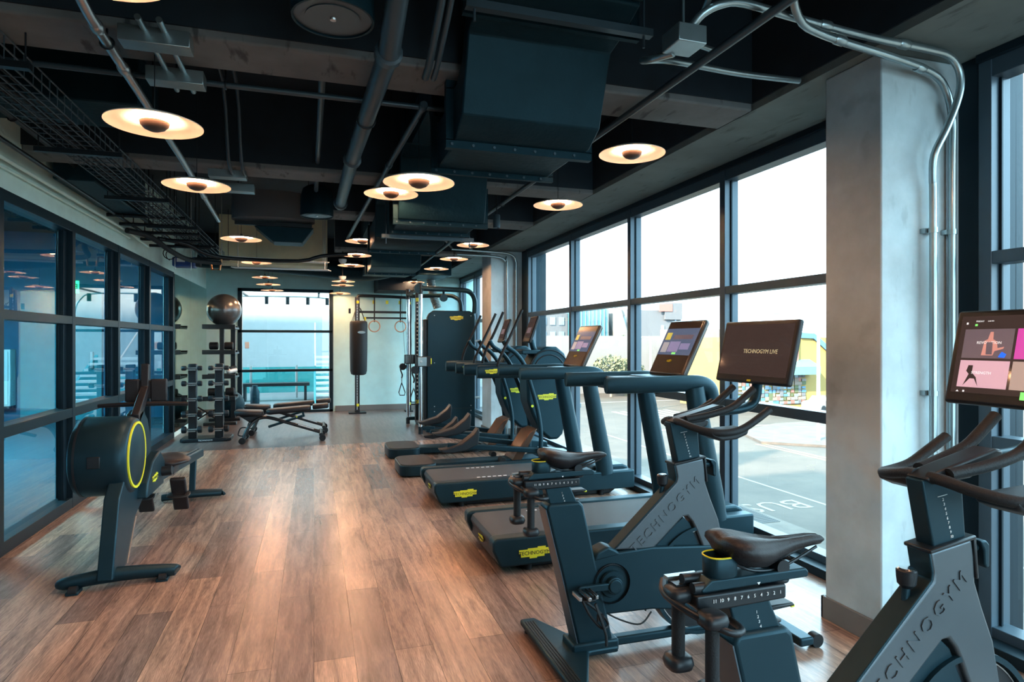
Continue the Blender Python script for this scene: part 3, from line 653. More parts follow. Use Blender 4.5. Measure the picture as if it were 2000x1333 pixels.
pipe('drop_pipe', [(.05, 3.52, 2.99), (.045, 3.6, 2.92), (.02, 6.3, 2.90)], .02, 'pipe_paint', 'thin pipe running to the round speaker beyond', smooth=3)
for k, x in enumerate((.52, .56)):
    pipe('riser_pipe', [(x, 2.4, 3.35), (x, 2.5, 3.0), (x, 2.9, 2.78), (x, 3.05, 2.74)], .018 - .004 * k, 'pipe_paint', ('dark riser pipe bending down beside the duct side', 'thinner riser pipe hugging the duct side')[k], smooth=4)
pipe('wall_conduit', [(-1.95, 2.6, 2.66), (-1.95, 7.9, 2.655), (-1.93, 8.2, 2.62), (-1.9, 8.5, 2.58)], .014, 'wall_paint', 'green painted conduit along the bulkhead above the storefront', rings=((0, .3), (0, .66)))
pipe('wall_conduit', [(-1.975, 2.6, 2.61), (-1.975, 8.0, 2.61)], .010, 'wall_paint', 'thin green painted conduit below the larger one on the bulkhead')
pipe('wall_pipe', [(-1.8, 2.6, 2.88), (-1.8, 5.2, 2.85), (-1.8, 9.3, 2.78)], .022, 'black_metal', 'black pipe running over the bulkhead beside the cable tray', rods=((0, .8), (1, .4), (1, .7)))
pipe('wall_pipe', [(-1.88, 2.6, 2.74), (-1.88, 8.9, 2.70)], .016, 'black_metal', 'lower black pipe held off the bulkhead on short brackets')
pipe('hose_pipe', [(-1.75, 8.3, 2.66), (-1.5, 8.6, 2.65), (-1.3, 8.8, 2.56), (-1.0, 9.0, 2.54), (-.2, 9.0, 2.54), (.1, 9.0, 2.62), (.45, 9.0, 2.66)], .025, 'black_metal', 'bent black pipe in front of the tan bulkhead', smooth=3)
pipe('hose_pipe', [(-1.9, 7.6, 2.63), (-1.75, 7.9, 2.62), (-1.62, 8.3, 2.52), (-1.5, 8.8, 2.48), (-1.2, 9.2, 2.50)], .03, 'black_rubber', 'thick black hose drooping at the end of the bulkhead conduit', smooth=4)
for k in range(5):
    y = 7.1 + .42 * k
    pipe('strut_bar', [(-1.95, y, 2.70 - .015 * k), (-1.25 - .05 * (k % 2), y, 2.70 - .015 * k)], .018, 'black_metal', ('first', 'second', 'third', 'fourth', 'fifth')[k] + ' black strut bar under the cable tray counted from the camera', 'strut', rods=((0, .2), (0, .8)))
# conduits round the near column
pipe('steel_conduit', [(1.47, 2.22, 2.73), (1.50, 2.18, 2.775), (1.57, 2.15, 2.81), (1.68, 2.15, 2.83), (2.0, 2.17, 2.82), (2.36, 2.17, 2.80), (2.68, 2.17, 2.795), (2.82, 2.17, 2.785), (2.895, 2.175, 2.735), (2.915, 2.18, 2.66), (2.90, 2.19, 2.57), (2.85, 2.20, 2.45), (2.80, 2.22, 2.33), (2.815, 2.24, 2.22), (2.825, 2.245, 2.1), (2.825, 2.245, 1.2), (2.825, 2.245, .0)], .017, 'galvanized', 'bright steel conduit looping over the column top and kinking down its face', smooth=4, rings=((4, .3), (5, .6)))
pipe('steel_conduit', [(1.76, 1.75, 3.2), (1.80, 2.0, 2.92), (1.92, 2.12, 2.80), (2.1, 2.16, 2.765), (2.5, 2.18, 2.735), (2.78, 2.22, 2.72), (2.90, 2.24, 2.66), (2.955, 2.25, 2.52), (2.96, 2.255, 2.3), (2.96, 2.255, 1.3), (2.96, 2.255, .0)], .017, 'galvanized', 'second steel conduit running straight down the column beside the window', smooth=4, rings=((3, .2), (4, .7)))
pipe('steel_conduit', [(1.44, 2.3, 2.66), (1.40, 2.42, 2.68), (1.48, 2.62, 2.77), (1.7, 2.72, 2.84), (2.1, 2.74, 2.84), (2.47, 2.72, 2.84)], .016, 'galvanized', 'curled steel conduit leading from the junction box behind the column', smooth=5)
pipe('steel_conduit', [(1.50, 1.9, 3.1), (1.52, 2.2, 2.80), (1.60, 2.5, 2.87), (1.75, 2.6, 2.88), (1.9, 2.64, 2.88)], .013, 'galvanized', 'thin steel conduit passing straight behind the junction box', smooth=3)
t = thing('junction_box', 'steel junction box with a bright underside near the column conduits', 'junction box', (1.455, 2.25, 2.66))
G().box((1.39, 2.18, 2.655), (1.52, 2.31, 2.73), 'galvanized').build('box_body', t, .004); G().cyl((1.455, 2.25, 2.73), (1.455, 2.25, 3.42), .006, 'galvanized', n=8).build('rod', t)
g = G()
for z in (2.62, 2.0): pass
for k, (x, y, zz) in enumerate(((2.825, 2.245, 1.98), (2.96, 2.255, 1.98), (2.825, 2.245, 1.2))):
    G().box
    t = thing('conduit_strap', ('steel strap on the kinked conduit, upper one', 'steel strap on the straight conduit by the window', 'steel coupling strap on the kinked conduit behind the handlebars')[k], 'strap', (x, y, zz))
    g = G(); g.cyl((x, y, zz - .012), (x, y, zz + .012), .0215, 'galvanized'); g.box((x - .032, 2.262, zz - .011), (x + .032, 2.289, zz + .011), 'galvanized'); g.build('strap_band', t)
# far column conduits
pipe('steel_conduit', [(1.9, 8.9, 2.78), (2.6, 9.0, 2.78), (2.85, 9.05, 2.76), (2.93, 9.07, 2.66), (2.94, 9.08, 2.4), (2.94, 9.08, 0)], .018, 'galvanized', 'grey conduit bending down the far column', smooth=4)
pipe('steel_conduit', [(2.0, 9.0, 2.72), (2.6, 9.05, 2.72), (2.76, 9.07, 2.66), (2.80, 9.08, 2.5), (2.80, 9.08, 0)], .016, 'galvanized', 'second grey conduit on the far column nearer the aisle', smooth=4)
for k in range(3):
    pipe('steel_conduit', [(1.4 + .12 * k, 8.2, 3.2), (1.5 + .2 * k, 8.6, 2.9), (1.62 + .3 * k, 8.95, 2.80)], .014, 'galvanized', ('first', 'second', 'third')[k] + ' slanting steel conduit above the handles of the ellipticals counted from the duct')
# troughs under beams, left
for k, (x, y, z, wx, lb) in enumerate(((-.66, 3.10, 2.74, .28, 'steel wiring box with bright underside under the first beam'), (-.66, 3.52, 2.74, .26, 'second steel wiring box just behind the first one'), (-.66, 5.5, 2.76, .28, 'small steel wiring box under the second beam'), (-.62, 5.85, 2.73, .26, 'fourth steel wiring box near the round grey drum'))):
    t = thing('wiring_box', lb, 'wiring box', (x, y, z)); G().box((x - wx / 2, y - .05, z), (x + wx / 2, y + .05, z + .07), 'galvanized').build('box_body', t, .003); G().cyl((x, y, z + .07), (x, y, 3.42 if k in (1, 3) else 2.82), .005, 'black_metal', n=6).build('rod', t)
for k in range(2):
    pipe('short_conduit', [(-.70 + .08 * k, 2.95, 2.80), (-.70 + .08 * k, 3.75, 2.80)], .013, 'galvanized', ('short conduit joining the two wiring boxes, by the grey pipe', 'short conduit joining the two wiring boxes, away from the grey pipe')[k])
    pipe('short_conduit', [(-.62 + .09 * k, 4.0, 3.3), (-.62 + .09 * k, 4.9, 3.3), (-.62 + .09 * k, 5.2, 2.83), (-.62 + .09 * k, 5.6, 2.80)], .013, 'pipe_paint', ('dark conduit dropping to the small wiring box', 'second dark conduit dropping to the small wiring box')[k], smooth=3)
pipe('short_conduit', [(-.38, 1.9, 2.98), (-.40, 2.3, 2.86), (-.43, 2.55, 2.80), (-.60, 2.62, 2.78), (-.86, 2.66, 2.80)], .017, 'satin', 'grey conduit with a loop at the top of the picture', smooth=4)

# ------------------------------------------------------------------ wire cable tray
t = thing('cable_tray', 'long black wire mesh cable tray hung over the storefront side', 'cable tray', (-1.5, 3, 2.72))
g = G(); X0, X1, Z0, Z1 = -1.57, -1.30, 2.69, 2.80; ya, yb = 2.3, 10.4
for x in (X0, X0 + .056, X0 + .112, X0 + .168, X0 + .224, X1): g.cyl((x, ya, Z0), (x, yb, Z0), .0035, 'pipe_paint', n=6)
for x in (X0, X1):
    for z in (Z0 + .055, Z1): g.cyl((x, ya, z), (x, yb, z), .0045, 'pipe_paint', n=6)
y = ya
while y < yb:
    g.tube([(X0, y, Z1), (X0, y, Z0), (X1, y, Z0), (X1, y, Z1)], .0035, 'pipe_paint', n=6, cap=False); y += .1
g.build('wire_basket', t)
for k, y in enumerate((3.3, 4.7, 6.1, 7.5, 8.9, 10.2)):
    g = G(); g.bar((X0 - .12, y, Z0 - .02), (X1 + .1, y, Z0 - .02), .04, .03, 'black_metal'); g.build('support_bar', t)
    for x in (X0 - .1, X1 + .08): G().cyl((x, y, Z0 - .03), (x, y, 3.42), .004, 'black_metal', n=6).build('rod', t)
for k in range(6):
    rr = random.Random(k); pts = [(X0 + .04 + .04 * k + rr.uniform(-.01, .01), ya + .8 * j, Z0 + .012 + rr.uniform(0, .012)) for j in range(11)]
    tag(G().tube(pts, .006, 'black_rubber', n=6, smooth=2).build('data_cable'), ('first', 'second', 'third', 'fourth', 'fifth', 'sixth')[k] + ' black cable lying in the wire tray counted from the wall', 'cable', 'cables lying in the wire tray')
# dark cross duct over the tray, and side duct
def boxduct(lo, hi, lb, m='duct_paint'):
    t = thing('air_duct', lb, 'duct', lo, 'dark air ducts'); G().box(lo, hi, m).build('duct_body', t, .01); return t
boxduct((XL + .002, 4.25, 2.86), (-1.0, 4.75, 3.2), 'short dark duct box coming out over the storefront bulkhead')
boxduct((-1.95, 5.75, 2.72), (-1.66, 7.3, 3.1), 'dark duct box lying along the bulkhead past the tray support')
t = thing('round_duct', 'dark round duct end poking out above the cable tray', 'duct', (-1.8, 3.9, 2.83)); G().cyl((-2.0 + .003, 4.0, 2.83), (-1.62, 4.0, 2.83), .075, 'black_metal').build('duct_body', t)
# oval duct fitting in the middle
t = thing('oval_duct', 'grey oval duct fitting with a tapered collar in mid ceiling', 'duct', (-.35, 7.3, 2.75))
G().lathe([(0, .02), (.40, .02), (.42, .0), (.42, .28), (0, .30)], 'stucco_grey', (-.41, 7.2, 2.74), n=40, sc=(1, .62)).build('duct_body', t)
G().prism([(-.62, 2.70), (.0, 2.70), (-.12, 2.53), (-.42, 2.53)], 7.25, 7.55, 'duct_paint').build('collar', t, .01); G().box((-.80, 7.2, 2.69), (-.02, 7.24, 2.73), 'black_metal').build('flange', t)
t = thing('round_duct', 'large dark flexible duct sagging across the far ceiling', 'duct', (.5, 11.8, 2.75))
G().tube([(-1.9, 12.0, 2.86), (-.9, 11.9, 2.83), (.1, 11.8, 2.76), (.9, 11.6, 2.72), (1.3, 11.3, 2.78), (1.45, 10.9, 2.95)], [.13, .14, .16, .18, .18, .18], 'duct_paint', n=20, smooth=5).build('duct_body', t)
for y, r_, z in ((.1, .165, 2.76), (.6, .175, 2.735)): pass
g = G(); rr = []
for k in range(46):
    f = k / 45; y = 11.9; rr.append((2.12 + .10 * f + .12 * (f > .6) * (f - .6), y, 2.70 - .62 * f))
t = thing('flexible_duct', 'silver flexible hose duct hanging near the far window', 'duct', (2.15, 11.9, 2.6))
g.tube(rr, [.075 + .008 * (k % 2) for k in range(46)], 'galvanized', n=16); g.build('hose', t)
t = thing('fan_coil_unit', 'dark ceiling fan unit box above the multi gym', 'fan unit', (1.9, 11.2, 2.6)); G().box((1.75, 11.0, 2.62), (2.35, 11.8, 3.41), 'duct_paint').build('unit_body', t, .01)
# crossed strips
for k, (a, b) in enumerate((((-1.27, 9.3, 2.60), (.2, 9.6, 2.60)), ((-1.12, 9.9, 2.52), (.22, 9.5, 2.48)))):
    t = thing('strip_panel', ('long flat white strip hanging across the tan bulkhead, higher one', 'long flat white strip crossing under the other')[k], 'strip panel', a)
    G().bar(a, b, .16, .012, 'white_paint').build('panel', t, .002)
    for f in (.05, .95):
        c = Vector(a).lerp(Vector(b), f); G().cyl(c, (c.x, c.y, 3.42), .005, 'satin', n=6).build('rod', t)
# pump with copper pipes
mat('pump_blue', (.02, .06, .22), .4)
t = thing('pump_unit', 'blue valve pump box in a hanger frame at the bulkhead end', 'pump', (-1.7, 9.6, 2.5))
G().box((-1.84, 9.5, 2.47), (-1.56, 9.75, 2.60), 'pump_blue').build('pump_body', t, .02); G().cyl((-1.56, 9.62, 2.53), (-1.50, 9.62, 2.53), .05, 'black_metal').build('motor_cap', t)
G().box((-1.78, 9.495, 2.53), (-1.68, 9.499, 2.58), 'white_print').build('label_plate', t)
for x in (-1.8, -1.6): G().cyl((x, 9.49, 2.42), (x, 9.49, 3.42), .006, 'satin', n=6).build('rod', t)
pipe('copper_pipe', [(-1.5, 9.62, 2.55), (-1.42, 9.62, 2.57), (-1.38, 9.62, 2.57), (-1.36, 9.62, 2.45), (-1.26, 9.62, 2.45), (-1.24, 9.62, 2.60)], .014, 'copper', 'copper pipe with a u bend beside the blue pump')
def dome(x, y, z, lb):
    t = thing('camera_dome', lb, 'ceiling camera', (x, y, z), 'white ceiling domes'); G().lathe([(0, -.05), (.03, -.045), (.055, -.02), (.06, .0), (.06, .02), (0, .02)], 'white_paint', (x, y, z), n=20).build('dome_cover', t); G().cyl((x, y, z), (x, y, 3.42), .01, 'black_metal', n=8).build('stem', t)
dome(.42, 9.9, 2.68, 'white camera dome hanging among the middle pendant lamps, upper'); dome(.45, 10.7, 2.50, 'white camera dome lower down in front of the round duct')
t = thing('cable_loop', 'coiled black cable hanging by the blue pump', 'cable', (-1.85, 9.3, 2.6))
G().tube([(-1.85 + .07 * cos(a) , 9.3 + .01 * k, 2.62 + .07 * sin(a)) for k, a in enumerate([i * pi / 8 for i in range(28)])], .006, 'black_rubber', n=6).build('cable_run', t)
# ------------------------------------------------------------------ indoor bikes
mat('tile_dark', (.06, .05, .07), .3, emit=(.10, .08, .10), estr=0.147); mat('tile_pink', (.12, .07, .08), .3, emit=(.62, .36, .42), estr=0.176); mat('tile_magenta', (.1, .02, .08), .3, emit=(.55, .05, .32), estr=0.189)
mat('tile_sand', (.12, .09, .08), .3, emit=(.55, .40, .34), estr=0.12); mat('screen_brown', (.015, .010, .009), .05, emit=(.16, .10, .085), estr=0.05); mat('skin_print', (.15, .06, .05), .5, emit=(.6, .25, .2), estr=0.168)
mat('go_green', (.1, .5, .1), .4, emit=(.15, .6, .12), estr=0.252); mat('blue_glow', (.0, .05, .4), .4, emit=(.0, .1, .9), estr=0.252); mat('screen_text', (.3, .3, .3), .4, emit=(.8, .8, .8), estr=0.168)
mat('screen_text_dim', (.5, .48, .3), .4, emit=(.45, .42, .25), estr=0.105)
def make_bike(Y, label):
    t = thing('indoor_bike', label, 'exercise bike', (1.5, Y, 0), 'indoor bikes facing the window')
    dy = Y - 2.65
    def V(x, y, z): return (x, y + dy, z)
    def XZ(g, poly, hw, m, c=0.): return g.prism(poly, Y + c - hw, Y + c + hw, m, 'XZ')
    # saddle : cross sections from wide rear to narrow nose
    S = []
    for x, wd, zt, zb in ((.975, .045, .955, .925), (.985, .075, .962, .905), (1.01, .088, .965, .89), (1.05, .085, .958, .875), (1.10, .062, .946, .868), (1.15, .038, .938, .880), (1.20, .027, .937, .898), (1.25, .024, .938, .905), (1.285, .021, .934, .908), (1.297, .012, .926, .914)):
        ring = []
        for k in range(20):
            a = 2 * pi * k / 20; c_, s_ = cos(a), sin(a)
            z = (zt + zb) / 2 + (zt - zb) / 2 * (abs(s_) ** .7) * (1 if s_ > 0 else -1)
            if s_ > 0: z -= .010 * max(0, 1 - abs(c_) * 3) * (1 if x < 1.2 else .5)
            ring.append(V(x, 2.65 + wd * c_ * (1.0 if s_ > -.3 else .72), z))
        S.append(ring)
    sd = G().loft(S, 'vinyl').build('saddle', t, angle=70)
    g = G()
    for s in (-1, 1): g.tube([V(.99, 2.65 + .03 * s, .90), V(1.06, 2.65 + .022 * s, .868), V(1.15, 2.65 + .02 * s, .866), V(1.27, 2.65 + .012 * s, .905)], .0038, 'black_metal', n=8, smooth=5)
    g.build('saddle_rails', sd)
    g = G().cyl(V(1.145, 2.65, .825), V(1.145, 2.65, .875), .02, 'black_metal'); g.cyl(V(1.145, 2.615, .870), V(1.145, 2.685, .870), .019, 'black_metal'); g.lathe([(.035, -.006), (.037, 0), (.032, .006), (.02, .012), (.016, .02)], 'black_metal', V(1.145, 2.65, .835)); g.build('saddle_clamp', t)
    # slider and seat post head
    g = G(); XZ(g, [(.90, .840), (.93, .862), (1.215, .862), (1.225, .852), (1.222, .838), (.94, .833), (.905, .832)], .036, 'graphite'); g.build('seat_slider', t, .006, 3)
    g = G(); XZ(g, [(.885, .830), (1.15, .830), (1.15, .793), (.90, .785), (.885, .80)], .040, 'black_metal'); hd = g.build('slider_head', t, .006, 3)
    g = G()
    for k in range(11): g.text(str(11 - k), .0125, FY(.935 + .0195 * k, 2.609 + dy, .812), 'white_print', .0006)
    g.add([V(1.062, 2.6125, .843), V(1.072, 2.6125, .843), V(1.067, 2.6125, .836)], [(0, 1, 2)], 'white_print', None, True)
    g.build('position_scale', hd)
    g = G(); XZ(g, [(.985, .795), (1.105, .795), (1.15, .697), (1.148, .55), (1.03, .55), (1.012, .70)], .030, 'graphite'); ps = g.build('seat_post', t, .006, 3)
    g = G()
    for k in range(5): g.text(str(k + 1), .011, F(V(1.066 + .004 * k, 2.6195, .765 - .0125 * k), (.97, 0, .0), (0, 0, 1)), 'white_print', .0006)
    g.build('height_scale', ps)
    g = G(); XZ(g, [(1.09, .772), (1.185, .772), (1.19, .763), (1.09, .757)], .026, 'black_metal'); g.build('height_lever', t, .004); 
    G().box(V(1.18, 2.628, .758), V(1.192, 2.672, .766), 'yellow').build('lever_tip', t, .002)
    # cup
    g = G(); rg = []
    def sup(cx, cy, a, b, n=28, e=.5): return [(cx + a * (abs(cos(u)) ** e) * (1 if cos(u) > 0 else -1), cy + b * (abs(sin(u)) ** e) * (1 if sin(u) > 0 else -1)) for u in [2 * pi * k / n for k in range(n)]]
    for z, f in ((.862, .94), (.868, 1), (.910, 1.02), (.912, .97), (.875, .92)): rg.append([V(x, y, z) for x, y in sup(.975, 2.645, .042 * f, .033 * f, 28, .75)])
    g.loft(rg, 'graphite'); cp = g.build('phone_cup', t, angle=50)
    g = G(); g.tube([V(x, y, .9125) for x, y in sup(.975, 2.645, .042, .033, 28, .75)], .0022, 'yellow', n=6, closed=True); g.build('cup_rim', cp)
    # dumbbell holder and two dumbbells (own things)
    g = G(); g.tube([V(.87, 2.74, .825), V(.845, 2.70, .818), V(.84, 2.66, .812), V(.86, 2.60, .798), V(.92, 2.535, .772), V(.965, 2.545, .765), V(.975, 2.60, .765)], .009, 'black_metal', n=8, smooth=4)
    g.box(V(.86, 2.70, .838), V(.95, 2.72, .848), 'galvanized'); g.box(V(.86, 2.66, .832), V(.92, 2.70, .842), 'black_metal')
    g.tube([V(.88, 2.668, .852), V(.96, 2.668, .85)], .014, 'black_plastic', n=10); g.tube([V(.885, 2.63, .842), V(.95, 2.63, .84)], .014, 'black_plastic', n=10)
    g.build('dumbbell_holder', t, angle=50)
    # lower column
    g = G(); XZ(g, [(1.0, .722), (1.148, .722), (1.165, .705), (1.225, .45), (1.32, .045), (1.145, .045), (1.06, .40), (.985, .70)], .047, 'graphite'); cl = g.build('rear_column', t, .012, 3)
    g = G(); XZ(g, [(.984, .70), (1.06, .40), (1.145, .045), (1.141, .045), (1.056, .40), (.980, .70)], .049, 'pipe_paint'); g.build('edge_trim', cl)
    g = G().lathe([(0, 0), (.017, 0), (.017, .004), (0, .006)], 'black_plastic', V(1.145, 2.65, .722)); g.build('cap', cl)
    # rear and front stabilisers
    g = G(); g.prism([(.985, 2.98 + dy), (1.06, 2.98 + dy), (1.18, 2.72 + dy), (1.33, 2.72 + dy), (1.33, 2.58 + dy), (1.18, 2.58 + dy), (1.06, 2.32 + dy), (.985, 2.32 + dy)], .025, .055, 'graphite', 'XY'); g.box(V(1.105, 2.585, .03), V(1.335, 2.715, .085), 'graphite'); ft = g.build('rear_foot', t, .010, 3)
    g = G()
    for k in range(4): g.box(V(1.0 + .013 * k, 2.36, .0545), V(1.006 + .013 * k, 2.94, .0575), 'black_rubber')
    g.build('grip_strip', ft)
    for yy in (2.36, 2.94): G().cyl(V(1.02, yy, 0), V(1.02, yy, .03), .022, 'black_rubber').build('foot', ft)
    g = G(); g.prism([(2.16, 2.93 + dy), (2.24, 2.93 + dy), (2.24, 2.37 + dy), (2.16, 2.37 + dy)], .02, .06, 'graphite', 'XY'); g.bar(V(1.30, 2.65, .05), V(2.2, 2.65, .045), .05, .04, 'graphite'); ff = g.build('front_foot', t, .010, 3)
    for yy in (2.40, 2.90): G().cyl(V(2.27, yy - .02, .032), V(2.27, yy + .02, .032), .032, 'black_rubber').build('caster', ff)
    # drive housing
    arc = [(1.305 + .135 * cos(a), .335 + .145 * sin(a)) for a in [pi * .62 + k * pi * .86 / 12 for k in range(13)]]
    g = G(); XZ(g, arc + [(1.52, .185), (1.90, .13), (1.93, .30), (1.92, .45), (1.52, .48)], .042, 'graphite'); hs = g.build('drive_housing', t, .010, 3)
    g = G(); c = (1.305, 2.60, .335)
    g.lathe([(.085, 0), (.085, .006), (.092, .010), (.092, 0)], 'black_plastic', V(1.305, 2.598, .335), 'Y', n=36); g.lathe([(0, -.008), (.058, -.008), (.062, .0)], 'graphite', V(1.305, 2.598, .335), 'Y', n=32); g.build('crank_ring', hs)
    # top cap of housing (rounded nose)
    g = G(); XZ(g, [(1.21, .44), (1.235, .485), (1.29, .505), (1.33, .487), (1.36, .46)], .046, 'graphite'); g.build('housing_cap', hs, .012, 3)
    # flywheel
    fw = G(); fw.lathe([(.0, -.012), (.10, -.012), (.165, -.012), (.17, -.02), (.235, -.02), (.242, -.012), (.242, .012), (.235, .02), (.17, .02), (.165, .012), (0, .012)], 'black_metal', V(1.80, 2.65, .29), 'Y', n=56); fo = fw.build('flywheel', t)
    g = G(); g.lathe([(.236, -.0215), (.24, -.0215), (.24, -.020)], 'satin', V(1.80, 2.65, .29), 'Y', n=56); g.build('flywheel_rim', fo)
    g = G(); g.lathe([(.245, -.035), (.262, -.035), (.262, .035), (.245, .035), (.245, -.035)], 'graphite', V(1.80, 2.65, .29), 'Y', n=56); g.build('flywheel_guard', t)
    # A-shaped main frame
    A = [(1.645, .858), (1.803, .882), (1.812, .83), (1.817, .755), (1.845, .68), (1.890, .575), (1.915, .46), (1.928, .362), (1.823, .361), (1.80, .45), (1.765, .53), (1.742, .575), (1.715, .607), (1.690, .605), (1.655, .575), (1.529, .467), (1.325, .482), (1.655, .775), (1.658, .80)]
    g = G(); XZ(g, A, .036, 'grey_frame'); fm = g.build('main_frame', t, .009, 3)
    g = G(); XZ(g, [(1.322, .486), (1.648, .778), (1.650, .80), (1.638, .858), (1.646, .858), (1.659, .80), (1.656, .774), (1.33, .482)], .0355, 'graphite'); g.build('back_edge', fm, .004)
    g = G(); XZ(g, [(1.70, .600), (1.735, .57), (1.79, .45), (1.80, .42), (1.56, .40), (1.545, .475), (1.66, .572)], .022, 'graphite'); g.build('inner_panel', fm, .004)
    g = G(); a0 = Vector((1.41, 0, .498)); a1 = Vector((1.745, 0, .790)); d = (a1 - a0).normalized(); n_ = Vector((-d.z, 0, d.x))
    mid = Vector((1.595, 0, .625))
    g.text('TECHNOGYM', .062, F((mid.x, Y - .0365, mid.z), d, n_), 'grey_frame', .003, 1.35); g.build('raised_lettering', fm)
    g = G(); XZ(g, [(1.636, .855), (1.812, .881), (1.810, .893), (1.636, .867)], .043, 'black_metal'); XZ(g, [(1.803, .885), (1.815, .885), (1.826, .765), (1.815, .765)], .04, 'black_metal'); g.build('collar', fm, .004)
    # lever knob at the front of the head tube
    g = G(); g.cyl(V(1.81, 2.65, .845), V(1.86, 2.65, .845), .017, 'graphite'); g.prism([(1.845, .868), (1.87, .868), (1.882, .855), (1.882, .79), (1.87, .785), (1.862, .80), (1.86, .84)], Y - .03, Y + .03, 'graphite'); g.build('adjust_lever', t, .005, 3)
    # resistance knob
    g = G(); g.cyl(V(1.585, 2.65, .66), V(1.597, 2.65, .76), .011, 'graphite'); g.lathe([(.013, .0), (.024, .012), (.026, .03), (.027, .05), (.022, .056), (0, .056)], 'black_plastic', V(1.598, 2.65, .752)); kn = g.build('resistance_knob', t)
    G().lathe([(.0, .0575), (.02, .0565), (.024, .053)], 'chrome', V(1.598, 2.65, .753)).build('knob_top', kn)
    # handlebar post
    g = G(); XZ(g, [(1.622, 1.06), (1.775, 1.045), (1.79, .878), (1.80, .80), (1.69, .80), (1.665, .865)], .028, 'graphite'); hp = g.build('handlebar_post', t, .006, 3)
    g = G(); 
    for k in range(9): g.text(str(k + 2), .012, F(V(1.700 + .0042 * k, 2.6215, 1.000 - .0135 * k), (1, 0, -.0), (0, 0, 1)), 'white_print', .0006)
    g.bar(V(1.68, 2.6215, 1.009), V(1.716, 2.6215, 1.014), .001, .0012, 'white_print'); g.build('height_scale', hp)
    # handlebars
    g = G()
    XZ(g, [(1.63, 1.062), (1.66, 1.078), (1.90, 1.135), (1.93, 1.13), (1.93, 1.11), (1.80, 1.055), (1.66, 1.045)], .035, 'black_plastic'); g.build('handlebar_head', t, .008, 3)
    for s in (-1, 1):
        g = G(); g.tube([V(1.66, 2.65 + .02 * s, 1.066), V(1.665, 2.65 + .06 * s, 1.062), V(1.69, 2.65 + .13 * s, 1.045), V(1.735, 2.65 + .195 * s, 1.032), V(1.80, 2.65 + .222 * s, 1.030), V(1.88, 2.65 + .225 * s, 1.045), V(1.96, 2.65 + .225 * s, 1.085), V(2.035, 2.65 + .22 * s, 1.128)], .0165, 'black_rubber', n=14, smooth=4, sx=1.15); g.build('outer_handlebar', t, angle=60)
        g = G(); g.tube([V(1.70, 2.65 + .045 * s, 1.075), V(1.82, 2.65 + .065 * s, 1.095), V(1.93, 2.65 + .075 * s, 1.125), V(2.0, 2.65 + .077 * s, 1.17), V(2.06, 2.65 + .077 * s, 1.215)], .0165, 'black_rubber', n=14, smooth=4, sx=1.1); g.build('inner_handlebar', t, angle=60)
        g = G(); g.prism([(1.72, 1.035), (1.93, 1.045), (1.92, 1.015), (1.86, .995), (1.78, .99), (1.73, 1.01)], Y + .155 * s - .06, Y + .155 * s + .06, 'black_plastic'); g.build('hand_tray', t, .010, 3)
    # tablet arm and screen
    g = G(); g.tube([V(1.90, 2.65, 1.10), V(2.02, 2.65, 1.105), V(2.10, 2.65, 1.125), V(2.135, 2.65, 1.17), V(2.145, 2.65, 1.26)], .022, 'graphite', n=12, smooth=5, sx=1.4); g.build('screen_arm', t, angle=60)
    c = Vector(V(2.125, 2.65, 1.397)); tilt = .225; M = F(c, (0, -1, 0), (sin(tilt), 0, cos(tilt)))
    W, Hh = .55, .325
    g = G(); g.box((-W / 2, -Hh / 2, -.032), (W / 2, Hh / 2, 0), 'black_plastic', M); sb = g.build('screen_body', t, .012, 4)
    g = G(); g.box((-W / 2 + .022, -Hh / 2 + .038, .0), (W / 2 - .022, Hh / 2 - .022, .0012), 'screen_brown', M); sg = g.build('screen_glass', sb)
    g = G(); g.box((-.014, -Hh / 2 + .008, 0), (.014, -Hh / 2 + .018, .0012), 'yellow', M); g.build('logo_badge', sb)
    if abs(dy) < .01:
        g = G(); g.text('TECHNOGYM LIVE', .030, M @ Matrix.Translation((.045, .0, .0018)), 'screen_text_dim', .0003); g.build('screen_lettering', sb)
    else:
        g = G(); T = lambda x, y: M @ Matrix.Translation((x, y, .0020))
        g.box((-.235, -.005, .0014), (-.075, .095, .0018), 'tile_dark', M); g.box((-.235, -.105, .0014), (-.075, -.013, .0018), 'tile_pink', M)
        g.box((-.066, -.005, .0014), (.094, .095, .0018), 'tile_magenta', M); g.box((-.066, -.105, .0014), (.094, -.013, .0018), 'tile_sand', M)
        g.box((.102, -.005, .0014), (.25, .095, .0018), 'tile_dark', M); g.box((.102, -.105, .0014), (.25, -.013, .0018), 'tile_pink', M)
        g.prism([(-.17, .005), (-.165, .055), (-.155, .06), (-.15, .085), (-.14, .085), (-.138, .06), (-.125, .052), (-.12, .03), (-.1, .035), (-.102, .028), (-.128, .02), (-.133, .005)], .0019, .0021, 'skin_print', 'XY', M)
        g.prism([(-.155, .008), (-.158, .05), (-.138, .05), (-.135, .008)], .0021, .0023, 'tile_dark', 'XY', M)
        g.prism([(-.115, .0), (-.105, .018), (-.09, .01), (-.095, -.002)], .0019, .0021, 'blue_glow', 'XY', M)
        g.prism([(-.215, -.1), (-.2, -.06), (-.21, -.05), (-.205, -.03), (-.19, -.03), (-.19, -.055), (-.175, -.07), (-.165, -.1), (-.18, -.075), (-.195, -.075)], .0019, .0021, 'screen_brown', 'XY', M)
        g.build('screen_tiles', sb)
        g = G(); g.text('REVOLUTION', .013, T(-.15, .048), 'screen_text', .0002); g.text('STRENGTH', .013, T(-.16, -.055), 'screen_text', .0002)
        g.text('FRIDAY', .008, T(-.19, .122), 'screen_text', .0002); g.text('2:30 PM', .006, T(-.155, .122), 'screen_text', .0002); g.box((-.205, .106, .0014), (-.197, .113, .002), 'go_green', M)
